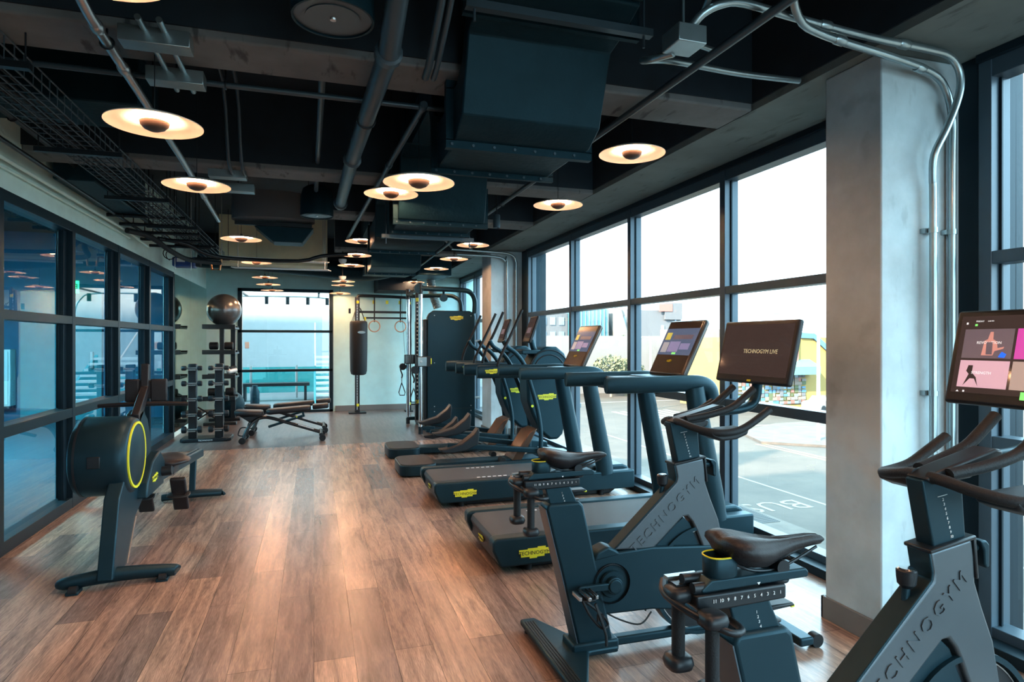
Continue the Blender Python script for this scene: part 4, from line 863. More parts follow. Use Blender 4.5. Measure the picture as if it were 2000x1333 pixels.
        g.box((-.235, .112, .0014), (-.229, .119, .002), 'screen_text', M); g.prism([(-.235, -.122), (-.23, -.116), (-.225, -.122)], .0014, .002, 'screen_text', 'XY', M); g.box((-.212, -.122, .0014), (-.206, -.116, .002), 'screen_text', M)
        g.build('screen_lettering', sb)
        g = G(); g.box((-.03, -.135, .0014), (.02, -.11, .002), 'go_green', M); g.build('start_button', sb)
    # crank and pedals
    cr_ = G(); cr_.prism([(1.325, .352), (1.325, .318), (1.13, .322), (1.12, .338), (1.13, .352)], Y - .085, Y - .065, 'graphite'); cr_.cyl(V(1.305, 2.565, .335), V(1.305, 2.60, .335), .04, 'graphite'); cr_.cyl(V(1.305, 2.56, .335), V(1.305, 2.585, .335), .032, 'graphite'); ca = cr_.build('crank_arm', t, .005, 3)
    g = G(); g.prism([(1.285, .318), (1.285, .352), (1.48, .348), (1.49, .335), (1.48, .322)], Y + .065, Y + .085, 'graphite'); cb = g.build('crank_arm', t, .005, 3)
    for s, x, par in ((-1, 1.133, ca), (1, 1.478, cb)):
        g = G(); yy = 2.65 + .135 * s
        g.cyl(V(x, 2.65 + .08 * s, .335), V(x, 2.65 + .185 * s, .335), .009, 'satin'); g.box(V(x - .03, yy - .045, .322), V(x + .03, yy + .045, .330), 'black_metal'); g.box(V(x - .045, yy - .04, .328), V(x - .032, yy + .04, .345), 'satin'); g.box(V(x + .032, yy - .04, .328), V(x + .045, yy + .04, .345), 'satin')
        for k in range(5): g.cyl(V(x - .035 + .018 * k, yy - .04, .345), V(x - .035 + .018 * k, yy + .04, .345), .004, 'black_metal', n=6)
        pd = g.build('pedal', par, .002)
        g = G(); g.tube([V(x - .03, yy - .04, .33), V(x + .0, yy - .045, .27), V(x + .06, yy - .035, .20), V(x + .11, yy, .19), V(x + .10, yy + .035, .22), V(x + .03, yy + .045, .28), V(x - .03, yy + .04, .33)], .006, 'black_rubber', n=8, smooth=5)
        g.tube([V(x + .03, yy - .04, .31), V(x + .05, yy - .05, .25), V(x + .08, yy - .04, .17), V(x + .085, yy - .035, .12)], .006, 'black_rubber', n=8, smooth=5, sx=2.)
        g.box(V(x + .035, yy - .052, .235), V(x + .065, yy - .042, .265), 'black_metal'); g.build('toe_strap', pd)
    return t
make_bike(2.65, 'indoor bike nearer the treadmills, its screen showing dim lettering')
make_bike(1.35, 'indoor bike closest to the camera with colourful video tiles on its screen')
def bike_dumbbell(x, y, z, lb):
    t = thing('dumbbell', lb, 'dumbbell', (x, y, z), 'small dumbbells hung on the bikes')
    def sup(a, z, e=.6): return [(x + a * (abs(cos(u)) ** e) * (1 if cos(u) > 0 else -1), y + a * (abs(sin(u)) ** e) * (1 if sin(u) > 0 else -1), z) for u in [2 * pi * k / 24 for k in range(24)]]
    G().cyl((x, y, z - .17), (x, y, z), .0165, 'black_rubber').build('handle', t)
    for zz, s in ((z, 1), (z - .17, -1)):
        G().loft([sup(.02, zz - .018), sup(.03, zz - .014), sup(.034, zz), sup(.03, zz + .014), sup(.02, zz + .018)], 'black_plastic').build('head', t, angle=60)
bike_dumbbell(.868, 2.665, .82, 'small black dumbbell hung behind the saddle of the farther bike, far one')
bike_dumbbell(.90, 2.57, .79, 'small black dumbbell hung behind the saddle of the farther bike, near one')
bike_dumbbell(.868, 1.365, .82, 'small black dumbbell hung behind the saddle of the closest bike, far one')
bike_dumbbell(.90, 1.27, .79, 'small black dumbbell hung behind the saddle of the closest bike, near one')
tag(G().tube([(1.32, 1.45, .02), (1.5, 1.6, .006), (1.75, 1.72, .006), (2.05, 1.75, .006), (2.3, 1.9, .006), (2.6, 1.95, .006), (3.0, 2.0, .02)], .005, 'black_rubber', n=8, smooth=6).build('power_cord'), 'black power cord snaking over the floor from the closest bike', 'cord')
tag(G().tube([(1.27, 2.65, .20), (1.36, 2.63, .15), (1.45, 2.6, .13), (1.52, 2.62, .17)], .004, 'black_rubber', n=8, smooth=6).build('sensor_cable'), 'thin black cable sagging under the drive housing of the farther bike', 'cable')
# ------------------------------------------------------------------ treadmills
mat('console_copper', (.045, .04, .038), .22, metal=.2, coat=.4); mat('screen_blue', (.02, .02, .03), .12, emit=(.07, .09, .14), estr=0.210); mat('tile_purple', (.03, .03, .06), .3, emit=(.17, .15, .26), estr=0.210); mat('tile_grey', (.06, .06, .06), .3, emit=(.3, .3, .32), estr=0.168); mat('tile_yellow', (.1, .09, .02), .3, emit=(.38, .32, .05), estr=0.210)
def make_treadmill(yc, x0, label):
    t = thing('treadmill', label, 'treadmill', (x0 + .9, yc, 0), 'treadmills facing the window')
    L = 1.92
    def X(v): return x0 + v
    # deck side profile (XZ), rear end has a rounded top
    prof = [(X(.0), .20), (X(.012), .218), (X(.03), .226), (X(L), .228), (X(L), .06), (X(.07), .045), (X(.045), .055), (X(.0), .15)]
    g = G(); g.prism(prof, yc - .39, yc - .285, 'graphite'); g.prism(prof, yc + .285, yc + .39, 'graphite'); dk = g.build('side_rail', t, .014, 4)
    g = G(); g.prism([(X(.02), .175), (X(.035), .205), (X(.06), .216), (X(L), .218), (X(L), .08), (X(.06), .07)], yc - .283, yc + .283, 'belt'); bl = g.build('running_belt', t, .010, 4)
    g = G()
    for k in range(6): g.box((X(.42) + .05 * k, yc - .22, .2165), (X(.42) + .05 * k + .03, yc - .205, .2188), 'white_print')
    for k in range(6): g.box((X(.42) + .05 * k, yc + .20, .2165), (X(.42) + .05 * k + .03, yc + .215, .2188), 'white_print')
    g.build('belt_marks', bl)
    g = G(); g.box((X(.035), yc - .30, .06), (X(.075), yc + .30, .172), 'black_plastic'); g.build('rear_cover', t, .01)
    g = G(); g.box((X(.030), yc - .30, .167), (X(.036), yc + .26, .173), 'satin'); g.build('cover_trim', t)
    g = G(); g.prism([(X(.15), .06), (X(.25), .0), (X(1.7), .0), (X(1.8), .06)], yc - .30, yc + .30, 'black_plastic'); g.build('underbody', t, .01)
    for xx in (.25, 1.6):
        for s in (-1, 1): G().cyl((X(xx), yc + .32 * s, 0), (X(xx), yc + .32 * s, .055), .025, 'black_rubber').build('foot', t)
    g = G(); g.logo(FY(X(.27), yc - .391, .122), .205); g.build('logo_plate', t)
    g = G(); g.logo(FX(X(.03), yc + .02, .115), .13); g.build('logo_plate', t)
    # motor cover
    g = G(); g.prism([(X(1.50), .225), (X(1.56), .262), (X(1.86), .262), (X(L), .235), (X(L), .2)], yc - .27, yc + .27, 'graphite'); g.build('motor_cover', t, .02, 4)
    # uprights, leaning
    for s in (-1, 1):
        yy = yc + .345 * s
        g = G(); g.tube([(X(1.63), yy, .20), (X(1.60), yy, .40), (X(1.49), yy, .95), (X(1.46), yy, 1.13)], [.085, .082, .074, .070], 'graphite', n=24, smooth=5, sx=.72, up=(1, 0, 0)); g.build('upright', t, angle=60)
        # handrail: flattened tube
        g = G(); g.tube([(X(.80), yy, 1.155), (X(.82), yy, 1.155), (X(1.2), yy, 1.155), (X(1.48), yy, 1.155), (X(1.58), yy, 1.12), (X(1.61), yy, 1.04)], [.048, .055, .056, .058, .056, .05], 'graphite', n=20, smooth=5, sx=.62, up=(0, 0, 1)); hr = g.build('handrail', t, angle=60)
        G().tube([(X(.797), yy, 1.155), (X(.806), yy, 1.155)], [.046, .050], 'copper_dark', n=20, sx=.62, up=(0, 0, 1)).build('rail_end', hr)
    g = G(); g.prism([(yc - .33, 1.10), (yc - .33, 1.16), (yc - .2, 1.195), (yc + .2, 1.195), (yc + .33, 1.16), (yc + .33, 1.10)], X(1.24), X(1.52), 'graphite', 'YZ'); g.build('console_bridge', t, .03, 4)
    g = G(); g.box((X(1.05), yc - .21, 1.165), (X(1.30), yc + .21, 1.185), 'vinyl'); g.build('tray', t, .01, 3)
    # console
    c = Vector((X(1.53), yc, 1.405)); tl = .46; M = F(c, (0, -1, 0), (sin(tl), 0, cos(tl))); W, Hh = .47, .46
    g = G(); g.box((-W / 2, -Hh / 2, -.05), (W / 2, Hh / 2, 0), 'console_copper', M); cb = g.build('console', t, .022, 4)
    g = G(); g.box((-W / 2 + .018, -.065, 0), (W / 2 - .018, Hh / 2 - .075, .0012), 'screen_blue', M)
    for (a, b, c_, d, m) in ((-.19, .06, -.12, .12, 'tile_yellow'), (-.19, -.045, -.11, .04, 'tile_grey'), (-.10, -.04, .04, .045, 'tile_purple'), (.05, -.02, .17, .03, 'tile_purple'), (-.08, .065, .17, .10, 'tile_dark'), (-.02, -.06, .03, -.045, 'go_green')): g.box((a, b, .0013), (c_, d, .0018), m, M)
    g.build('screen', cb)
    g = G(); g.logo(M @ Matrix.Translation((-.01, -.115, .001)), .062); g.build('logo_plate', cb)
    return t
mat('copper_dark', (.10, .05, .03), .35, metal=.4)
make_treadmill(4.09, 1.05, 'treadmill nearest the camera, in front of the farther bike')
make_treadmill(5.70, .985, 'treadmill standing between the nearest treadmill and the ellipticals')

# ------------------------------------------------------------------ ellipticals
def make_elliptical(Y, label):
    t = thing('elliptical_trainer', label, 'elliptical trainer', (1.9, Y, 0), 'elliptical trainers in a row')
    g = G()
    def rr(x0, x1, y0, y1, r=.06):
        P = []
        for cx, cy, a0 in ((x1 - r, y1 - r, 0), (x0 + r, y1 - r, 90), (x0 + r, y0 + r, 180), (x1 - r, y0 + r, 270)):
            for k in range(5): a = radians(a0 + 22.5 * k); P.append((cx + r * cos(a), cy + r * sin(a)))
        return P
    g.prism(rr(.87, 1.27, Y - .31, Y + .31, .12), .01, .125, 'graphite', 'XY'); pd = g.build('rear_base', t, .012, 3)
    g = G(); g.prism(rr(.885, 1.255, Y - .295, Y + .295, .11), .125, .131, 'vinyl', 'XY'); g.build('top_pad', pd)
    g = G(); g.box((1.22, Y - .12, .02), (2.55, Y + .12, .10), 'graphite'); g.prism([(2.35, .02), (2.95, .02), (2.95, .12), (2.6, .16)], Y - .26, Y + .26, 'graphite'); g.build('base_frame', t, .012, 3)
    # flywheel casing
    cas = [(2.40, .60), (2.345, .75), (2.335, 1.02), (2.37, 1.18), (2.45, 1.32), (2.57, 1.385), (2.70, 1.385), (2.80, 1.31), (2.86, 1.18), (2.87, 1.0), (2.84, .60), (2.78, .36), (2.72, .30), (2.62, .30), (2.50, .40)]
    g = G(); g.prism(cas, Y - .15, Y + .15, 'graphite'); cs = g.build('drive_casing', t, .03, 4)
    g = G()
    for r in (.19, .245): g.tube([(2.61 + r * cos(a), Y - .152, 1.10 + r * sin(a)) for a in [pi * .0 + k * pi / 16 for k in range(17)]], .007, 'black_metal', n=8)
    g.build('casing_ridges', cs)
    g = G(); g.logo(FY(2.58, Y - .152, .80), .23); g.build('logo_plate', cs); 
    g = G(); g.lathe([(0, 0), (.016, 0), (.016, .004)], 'yellow', (2.40, Y - .153, .70), 'Y', n=16); g.build('round_badge', cs)
    g = G(); g.prism([(2.36, .40), (2.46, .44), (2.27, .09), (2.15, .09)], Y - .16, Y + .16, 'copper_dark'); g.build('front_strut', t, .01)
    # console mast and small screen
    g = G(); g.tube([(2.52, Y, 1.30), (2.47, Y, 1.36), (2.44, Y, 1.46)], .035, 'graphite', n=12, smooth=3); g.box((2.28, Y - .14, 1.30), (2.52, Y + .14, 1.345), 'graphite'); g.build('console_mast', t, .008)
    M = F((2.42, Y, 1.59), (0, -1, 0), (.34, 0, .94)); g = G(); g.box((-.125, -.165, -.035), (.125, .165, 0), 'black_plastic', M); sb = g.build('console', t, .012, 3)
    g = G(); g.box((-.105, -.11, 0), (.105, .145, .0012), 'screen_brown', M); g.box((-.07, -.05, .0013), (.06, .02, .0018), 'tile_dark', M); g.build('screen', sb)
    for s in (-1, 1):
        yy = Y + .31 * s; ph = s
        # fixed side bar with rounded end, logo on outer side
        g = G(); g.tube([(1.70, yy, 1.11), (1.71, yy, 1.11), (1.735, yy, 1.11), (2.1, yy, 1.11), (2.45, yy, 1.10), (2.58, yy * .6 + Y * .4, 1.08)], [.03, .055, .072, .072, .065, .05], 'graphite', n=20, smooth=4, sx=.62, up=(0, 0, 1)); hb = g.build('side_bar', t, angle=60)
        if s < 0: g = G(); g.logo(FY(1.86, yy - .046, 1.115), .16); g.build('logo_plate', hb)
        # moving arm
        o = .05 * ph
        g = G(); g.tube([(2.225 - .04 * (s > 0) , yy - .01 * s, 1.80), (2.11 - .03 * (s > 0), yy, 1.56), (2.0 - .02 * (s > 0), yy + .02 * s, 1.35), (1.935, yy + .02 * s, 1.20), (1.955, yy + .01 * s, 1.115), (2.05, yy, 1.085), (2.20, yy - .03 * s, 1.085)], .0165, 'black_rubber', n=12, smooth=5); g.build('moving_handle', t, angle=60)
        g = G(); g.tube([(2.01, yy - .03 * s, 1.455), (2.06, yy - .03 * s, 1.38), (2.16, yy - .03 * s, 1.31), (2.26, yy - .03 * s, 1.18), (2.32 + .02 * (s > 0), yy - .03 * s, 1.0), (2.41 + .05 * (s > 0), yy - .03 * s, .70), (2.455 + .06 * (s > 0), yy - .03 * s, .42), (2.45 + .06 * (s > 0), yy - .03 * s, .16)], .026, 'graphite', n=14, smooth=5, sx=.8); g.build('swing_arm', t, angle=60)
        # pedal beam and foot plate
        hi = .12 if s > 0 else 0
        g = G(); g.bar((1.40, yy * .55 + Y * .45, .30 + hi * .6), (2.44, yy * .75 + Y * .25, .20), .05, .06, 'graphite'); g.bar((2.06, yy * .6 + Y * .4, .06), (2.06, yy * .6 + Y * .4, .30), .05, .07, 'graphite'); g.build('pedal_beam', t, .012, 3)
        yb_ = yy * .62 + Y * .38
        g = G(); g.prism([(1.30, .27 + hi), (1.37, .275 + hi), (1.55, .325 + hi), (1.68, .42 + hi), (1.735, .49 + hi), (1.745, .44 + hi), (1.73, .31 + hi), (1.60, .25 + hi), (1.42, .225 + hi), (1.32, .24 + hi)], yb_ - .075, yb_ + .075, 'black_plastic'); fp = g.build('foot_plate', t, .012, 3)
        g = G().cyl((2.02, yb_ - .05, .11), (2.02, yb_ + .05, .11), .035, 'black_rubber'); g.build('roller', t)
    return t
make_elliptical(6.95, 'elliptical trainer right behind the farther treadmill')
make_elliptical(8.02, 'elliptical trainer beside the multi gym tower')

# ------------------------------------------------------------------ rowing machine
t = thing('rowing_machine', 'black rowing machine with a yellow ringed drum by the storefront', 'rowing machine', (-1.07, 5.2, 0))
def YZ(g, poly, x0, x1, m): return g.prism(poly, x0, x1, m, 'YZ')
g = G(); g.tube([(-1.38, 4.22, .045), (-1.35, 4.22, .05), (-1.12, 4.26, .062), (-.84, 4.28, .05), (-.80, 4.28, .045)], [.03, .036, .042, .036, .03], 'graphite', n=14, smooth=3, sx=1.3); ff = g.build('front_foot', t, angle=60)
for x, y in ((-1.31, 4.19), (-.87, 4.27)):
    G().cyl((x - .02, y - .03, .024), (x + .02, y - .03, .024), .024, 'black_rubber').build('wheel', ff); G().box((x - .035, y - .05, .0), (x + .03, y + .03, .02), 'graphite').build('foot_block', ff, .004)
# slanting leg plate from foot up to hub, the drum sits on its aisle side
g = G(); YZ(g, [(4.17, .055), (4.46, .055), (4.66, .30), (5.05, .45), (5.08, .72), (4.98, .90), (4.86, .98), (4.78, .96), (4.6, .75), (4.30, .50)], -1.20, -1.115, 'graphite'); lg = g.build('front_leg', t, .008, 3)
g = G(); YZ(g, [(4.455, .06), (4.47, .06), (4.67, .298), (4.655, .303)], -1.114, -1.110, 'satin'); g.build('edge_trim', lg)
g = G(); YZ(g, [(4.70, .40), (5.18, .40), (5.22, .56), (5.08, .66), (4.86, .62), (4.72, .50)], -1.19, -1.055, 'graphite'); hd = g.build('frame_head', t, .012, 3)
g = G(); g.logo(F((-1.053, 4.90, .50), (0, 1, 0), (0, 0, 1)), .16); g.build('logo_plate', hd)
# drum, axis along X
DX, DY, DZ = -1.255, 4.60, .715
dr = G(); dr.lathe([(0, -.165), (.205, -.165), (.236, -.15), (.250, -.11), (.250, .09), (.247, .12), (.235, .15), (.222, .158), (0, .160)], 'graphite', (DX, DY, DZ), 'X', n=64); do = dr.build('flywheel_drum', t, angle=40)
G().lathe([(.198, .160), (.198, .167), (.213, .167), (.213, .158), (.198, .160)], 'yellow', (DX, DY, DZ), 'X', n=64).build('yellow_ring', do)
G().lathe([(0, .166), (.190, .166), (.198, .161)], 'graphite', (DX, DY, DZ), 'X', n=56).build('side_disc', do)
G().lathe([(.2505, -.125), (.2525, -.125), (.2525, -.112), (.2505, -.112), (.2505, -.125)], 'black_plastic', (DX, DY, DZ), 'X', n=64).build('drum_groove', do)
G().box((-1.30, 4.343, .68), (-1.23, 4.36, .75), 'black_plastic').build('socket_cover', do, .004)
# display mast, pads, handle
g = G(); YZ(g, [(4.76, .90), (4.86, .95), (5.04, 1.10), (5.04, 1.28), (5.00, 1.29), (4.99, 1.13), (4.74, .96)], -1.165, -1.115, 'vinyl'); ms_ = g.build('display_mast', t, .006)
g = G(); g.box((-1.265, 5.0, 1.02), (-1.175, 5.03, 1.18), 'vinyl'); g.box((-1.105, 5.0, 1.02), (-1.0, 5.03, 1.18), 'vinyl'); g.box((-1.265, 5.01, 1.04), (-1.0, 5.035, 1.17), 'vinyl'); g.build('display_back', t, .010, 3); G().box((-1.25, 5.036, 1.05), (-1.015, 5.039, 1.16), 'screen_glass').build('display_screen', t)
g = G(); g.tube([(-1.42, 4.98, 1.0), (-1.3, 4.98, 1.005), (-1.14, 4.98, 1.007), (-.98, 4.98, 1.005), (-.86, 4.98, 1.0)], [.014, .016, .017, .016, .014], 'vinyl', n=12, smooth=4); g.build('pull_handle', t, angle=60)
# rail, seat, foot rests, rear foot
g = G(); g.bar((-1.09, 5.05, .47), (-1.06, 6.75, .36), .065, .075, 'graphite'); rl = g.build('slide_rail', t, .008, 3)
g = G(); g.bar((-1.10, 5.2, .500), (-1.08, 6.7, .404), .008, .006, 'satin'); g.bar((-1.06, 5.2, .500), (-1.04, 6.7, .404), .008, .006, 'satin'); g.build('rail_strip', rl)
g = G(); S = []
for y, wd, zt, zb in ((5.22, .07, .545, .51), (5.25, .12, .56, .505), (5.35, .155, .555, .50), (5.46, .15, .56, .495), (5.52, .10, .57, .505), (5.54, .05, .56, .525)):
    S.append([(-1.07 + wd * cos(a) * 1.0, y, (zt + zb) / 2 + (zt - zb) / 2 * sin(a)) for a in [2 * pi * k / 20 for k in range(20)]])
g.loft(S, 'vinyl').build('seat', t, angle=60); G().box((-1.13, 5.28, .44), (-1.01, 5.48, .50), 'black_metal').build('seat_carriage', t, .006)
for s in (-1, 1):
    x = -1.06 + .115 * s
    g = G(); M = F((x, 5.14, .33), (1, 0, 0), (0, -.5, .86)); g.box((-.052, -.16, -.02), (.052, .14, .015), 'vinyl', M); fp = g.build('foot_rest', t, .012, 3)
    g = G(); g.tube([M @ Vector((-.055, .0, 0)), M @ Vector((-.05, .02, .06)), M @ Vector((.05, .02, .06)), M @ Vector((.055, 0, 0))], .008, 'black_rubber', n=8, smooth=4, sx=2.4); g.build('foot_strap', fp)
G().cyl((-1.055, 5.12, .50), (-.99, 5.12, .505), .035, 'black_plastic').build('dial', t)
g = G(); g.tube([(-1.30, 6.30, .04), (-1.06, 6.32, .055), (-.84, 6.36, .045), (-.82, 6.36, .04)], [.03, .036, .034, .028], 'graphite', n=12, smooth=3, sx=1.5); g.build('rear_foot', t, angle=60); G().bar((-1.06, 6.33, .06), (-1.06, 6.40, .36), .05, .05, 'graphite').build('rear_post', t, .005)
t = thing('storage_bottle', 'dark bottle lid shape', 'bottle', (0, 0, 0)); bpy.data.objects.remove(t)

# ------------------------------------------------------------------ dumbbell rack
t = thing('dumbbell_rack', 'black two post dumbbell rack standing in front of the mirror', 'dumbbell rack', (-1.48, 10.0, 0))
g = G()
for x in (-1.665, -1.315):
    g.box((x - .055, 9.95, .04), (x + .055, 10.05, 1.12), 'black_metal')
g.build('post', t, .012)
g = G(); g.prism([(-1.82, 9.92), (-1.78, 9.86), (-1.2, 9.86), (-1.15, 9.92), (-1.15, 10.25), (-1.82, 10.25)], 0, .05, 'black_metal', 'XY'); bs = g.build('base', t, .010)
g = G(); g.text('TECHNOGYM', .030, FY(-1.48, 9.858, .026), 'white_print', .0005); g.build('lettering', bs)
g = G(); g.tube([(-1.62, 10.12, .30), (-1.5, 10.12, .38), (-1.36, 10.12, .45)], .012, 'black_metal', n=6); g.tube([(-1.62, 10.12, .48), (-1.5, 10.12, .40), (-1.36, 10.12, .28)], .012, 'black_metal', n=6); g.build('cross_brace', t)
g = G()
ZL = [.18, .40, .62, .84, 1.06]
for x in (-1.665, -1.315):
    for z in ZL: g.box((x - .045, 9.90, z - .03), (x + .045, 9.95, z - .022), 'satin'); g.box((x - .045, 9.895, z - .03), (x + .045, 9.901, z - .018), 'satin')
g.build('cradle', t)
k = 0
lv = ['lowest', 'second lowest', 'middle', 'second highest', 'top']
for x, wh in ((-1.665, 'storefront side'), (-1.315, 'aisle side')):
    for i, z in enumerate(ZL):
        r = .052 - .0045 * i
        d = thing('dumbbell', 'black hex dumbbell on the %s level of the rack post, %s' % (lv[i], wh), 'dumbbell', (x, 9.925, z), 'dumbbells on the two post rack')
        g = G(); g.cyl((x - .07, 9.925, z), (x + .07, 9.925, z), .014, 'satin', n=12); g.build('handle', d)
        for s in (-1, 1):
            g = G(); g.tube([(x + s * .07, 9.925, z), (x + s * .082, 9.925, z), (x + s * .125, 9.925, z), (x + s * .135, 9.925, z)], [r * .7, r, r, r * .8], 'black_plastic', n=8); g.build('head', d, .003)

# ------------------------------------------------------------------ accessory tower with the big ball
t = thing('storage_tower', 'tall dark storage rack in the back corner carrying the big ball', 'storage rack', (-1.55, 12.1, 0))
g = G(); g.box((-1.55, 11.80, 0), (-1.48, 11.86, 1.72), 'black_metal'); g.build('upright', t, .006); g = G(); g.box((-1.44, 12.36, 0), (-1.36, 12.42, 1.72), 'black_metal'); g.build('upright', t, .006)
for z in (1.66, 1.22, .80, .42): 
    g = G(); g.box((-1.82, 11.78, z), (-1.30, 11.84, z + .075), 'black_metal'); g.box((-1.82, 12.38, z + .02), (-1.32, 12.44, z + .06), 'black_metal'); g.box((-1.82, 11.84, z), (-1.60, 12.4, z + .03), 'black_metal'); g.box((-1.52, 11.84, z), (-1.30, 12.4, z + .03), 'black_metal'); g.build('shelf', t, .004)
G().box((-1.8, 11.75, 0), (-1.28, 11.9, .05), 'black_metal').build('foot', t, .006); G().box((-1.8, 12.35, 0), (-1.28, 12.5, .05), 'black_metal').build('foot', t, .006)
tag(G().ball((-1.51, 12.06, 1.995), .285, 'ball_pearl', n=48).build('exercise_ball', angle=180), 'large pearly grey exercise ball resting on top of the storage rack', 'exercise ball')
tag(G().ball((-1.50, 12.75, .26), .26, 'duct_paint', n=40).build('exercise_ball', angle=180), 'dark blue-grey ball on the floor behind the storage rack', 'exercise ball')
mat('kettle_white', (.6, .62, .62), .3, metal=.3)
for k in range(6):
    x = -1.39 + 0.008 * k; y = 11.87 + .10 * k; zz = .876
    d = thing('kettlebell', 'pale ' + ('first', 'second', 'third', 'fourth', 'fifth', 'sixth')[k] + ' kettlebell in the shelf row counted from the camera', 'kettlebell', (x, y, zz), 'pale kettlebells on the middle shelf')
    G().ball((x - .02, y, zz + .045), .045, 'kettle_white', n=16).build('bell', d, angle=180); G().tube([(x - .045, y, zz + .075), (x - .04, y, zz + .115), (x, y, zz + .115), (x + .005, y, zz + .075)], .008, 'black_metal', n=8, smooth=3).build('handle', d)
for k, (x, z) in enumerate(((-1.66, 1.30), (-1.42, 1.30), (-1.68, .50), (-1.4, .50))):
    d = tag(G().lathe([(0, -.07), (.055, -.07), (.065, -.06), (.065, .06), (.055, .07), (0, .07)], 'black_rubber', (x, 11.95, z + .065), 'X', n=24).build('medicine_roll'), 'black roll lying on the ' + ('upper', 'upper', 'bottom', 'bottom')[k] + ' shelf of the storage rack, ' + ('mirror', 'aisle', 'mirror', 'aisle')[k] + ' side', 'weight', 'black rolls on the storage rack')
tag(G().box((-1.30, YB - .008, 1.30), (-1.20 - .02, YB - .001, 1.43), 'white_paint').build('light_switch', bevel=.003), 'small white switch plate on the back wall by the window', 'light switch')

# ------------------------------------------------------------------ benches
def make_bench(x, y, label):
    t = thing('workout_bench', label, 'bench', (x, y, 0), 'adjustable benches')
    def P(a, b, c): return (x + a, y + b, c)
    def pad(nm, x0, x1, z0, z1, th, hw, par=t):
        S = []
        for f, e in ((0, .55), (.03, .85), (.1, 1), (.9, 1), (.97, .9), (1, .6)):
            xx = x0 + (x1 - x0) * f; zz = z0 + (z1 - z0) * f; S.append([P(xx, hw * e * (abs(cos(a)) ** .5) * (1 if cos(a) > 0 else -1), zz + th / 2 * e * (abs(sin(a)) ** .6) * (1 if sin(a) > 0 else -1)) for a in [2 * pi * k / 24 for k in range(24)]])
        G().loft(S, 'vinyl').build(nm, par, angle=60)
    pad('seat_pad', -.58, -.20, .425, .405, .085, .15); pad('back_pad', -.16, .46, .42, .46, .085, .13); pad('head_pad', .48, .71, .475, .49, .075, .13)
    for s in (-1, 1):
        g = G(); g.tube([P(-.46, .16 * s, .045), P(-.40, .12 * s, .20), (P(-.30, .05 * s, .31)), P(-.20, .03 * s, .34), P(-.08, .03 * s, .325), P(.20, .03 * s, .23), P(.58, .03 * s, .10)] if True else [], .022, 'black_metal', n=10, smooth=4, sx=1.2); g.build('frame_tube', t, angle=60)
    g = G(); g.cyl(P(-.46, -.24, .045), P(-.46, .24, .045), .022, 'black_metal'); g.cyl(P(.60, -.26, .09), P(.60, .26, .09), .026, 'black_metal'); g.build('cross_tube', t)
    for a, b, r in ((-.46, -.24, .045), (-.46, .24, .045), (.62, -.25, .045), (.62, .25, .045)): G().cyl(P(a, b - .025, r), P(a, b + .025, r), r, 'black_rubber').build('wheel', t)
    g = G(); g.bar(P(-.13, 0, .20), P(.34, 0, .345), .05, .035, 'graphite'); g.build('incline_bar', t, .004); G().cyl(P(.26, -.03, .335), P(.26, -.022, .335), .012, 'yellow').build('bolt_badge', t)
    g = G(); g.bar(P(.04, 0, .30), P(.04, 0, .39), .02, .02, 'satin'); g.bar(P(.36, 0, .33), P(.34, 0, .42), .05, .03, 'graphite'); g.build('pad_bracket', t)
    g = G(); g.prism([(x - .52, .375), (x - .20, .365), (x - .36, .26)], y - .04, y + .04, 'black_metal'); g.build('seat_bracket', t, .01)
    g = G(); g.tube([P(-.42, -.13, .22), P(-.49, -.13, .21), P(-.52, -.14, .12), P(-.46, -.15, .10)], .009, 'black_metal', n=8, smooth=4); g.build('carry_handle', t)
    g = G(); g.bar(P(.28, -.052 - .0, .225), P(.50, -.056, .150), .002, .012, 'white_print'); g.build('side_stripe', t)
    return t
make_bench(-.50, 9.75, 'adjustable black bench nearer the camera, brown sheen on its pads')
make_bench(-.45, 10.55, 'adjustable black bench directly behind the other bench')

# ------------------------------------------------------------------ training rig, bag, rings
t = thing('training_rig', 'black training rig with yellow clips against the back wall', 'training rig', (1.3, 12.9, 0))
for x in (.83, 1.86):
    g = G(); g.box((x - .045, 12.86, 0), (x - .017, 12.94, 2.33), 'black_metal'); g.box((x + .017, 12.86, 0), (x + .045, 12.94, 2.33), 'black_metal'); g.box((x - .017, 12.90, 0), (x + .017, 12.93, 2.33), 'satin'); up = g.build('upright', t, .004)
    g = G()
    for k in range(36): g.box((x - .007, 12.897, .35 + .052 * k), (x + .007, 12.9005, .372 + .052 * k), 'black_print')
    g.build('peg_holes', up)
    for z in (.14, 2.2): G().box((x - .02, 12.845, z), (x + .03, 12.862, z + .055), 'yellow').build('clip', t, .004)
g = G()
g.box((.66, 12.78, 0), (1.0, 13.0, .03), 'black_metal'); g.box((.78, 12.82, .03), (.88, 12.96, .07), 'black_metal'); g.box((1.78, 12.82, 0), (1.94, 13.0, .03), 'black_metal'); g.build('foot_plate', t, .006)
g = G(); g.tube([(.83, 12.9, 2.28), (.85, 12.9, 2.34), (.93, 12.9, 2.36), (1.80, 12.9, 2.34), (1.86, 12.9, 2.30)], .03, 'black_metal', n=12, smooth=3); g.build('top_beam', t, angle=60)
g = G(); g.box((.86, 12.93, 2.015), (1.9, 12.97, 2.06), 'black_metal'); g.box((.95, 12.93, 1.90), (1.9, 12.96, 1.935), 'black_metal'); g.box((.66, 12.85, 2.0), (.70, 12.9, 2.1), 'black_metal'); g.build('cross_bar', t, .004)
for x in (1.16, 1.42, 1.68): G().box((x - .03, 12.84, 2.20), (x + .02, 12.87, 2.27), 'yellow').build('clip', t, .004)
G().box((.96, 12.85, 1.86), (1.0, 12.88, 1.93), 'yellow').build('clip', t, .004)
mat('wood_ring', (.45, .27, .18), .4)
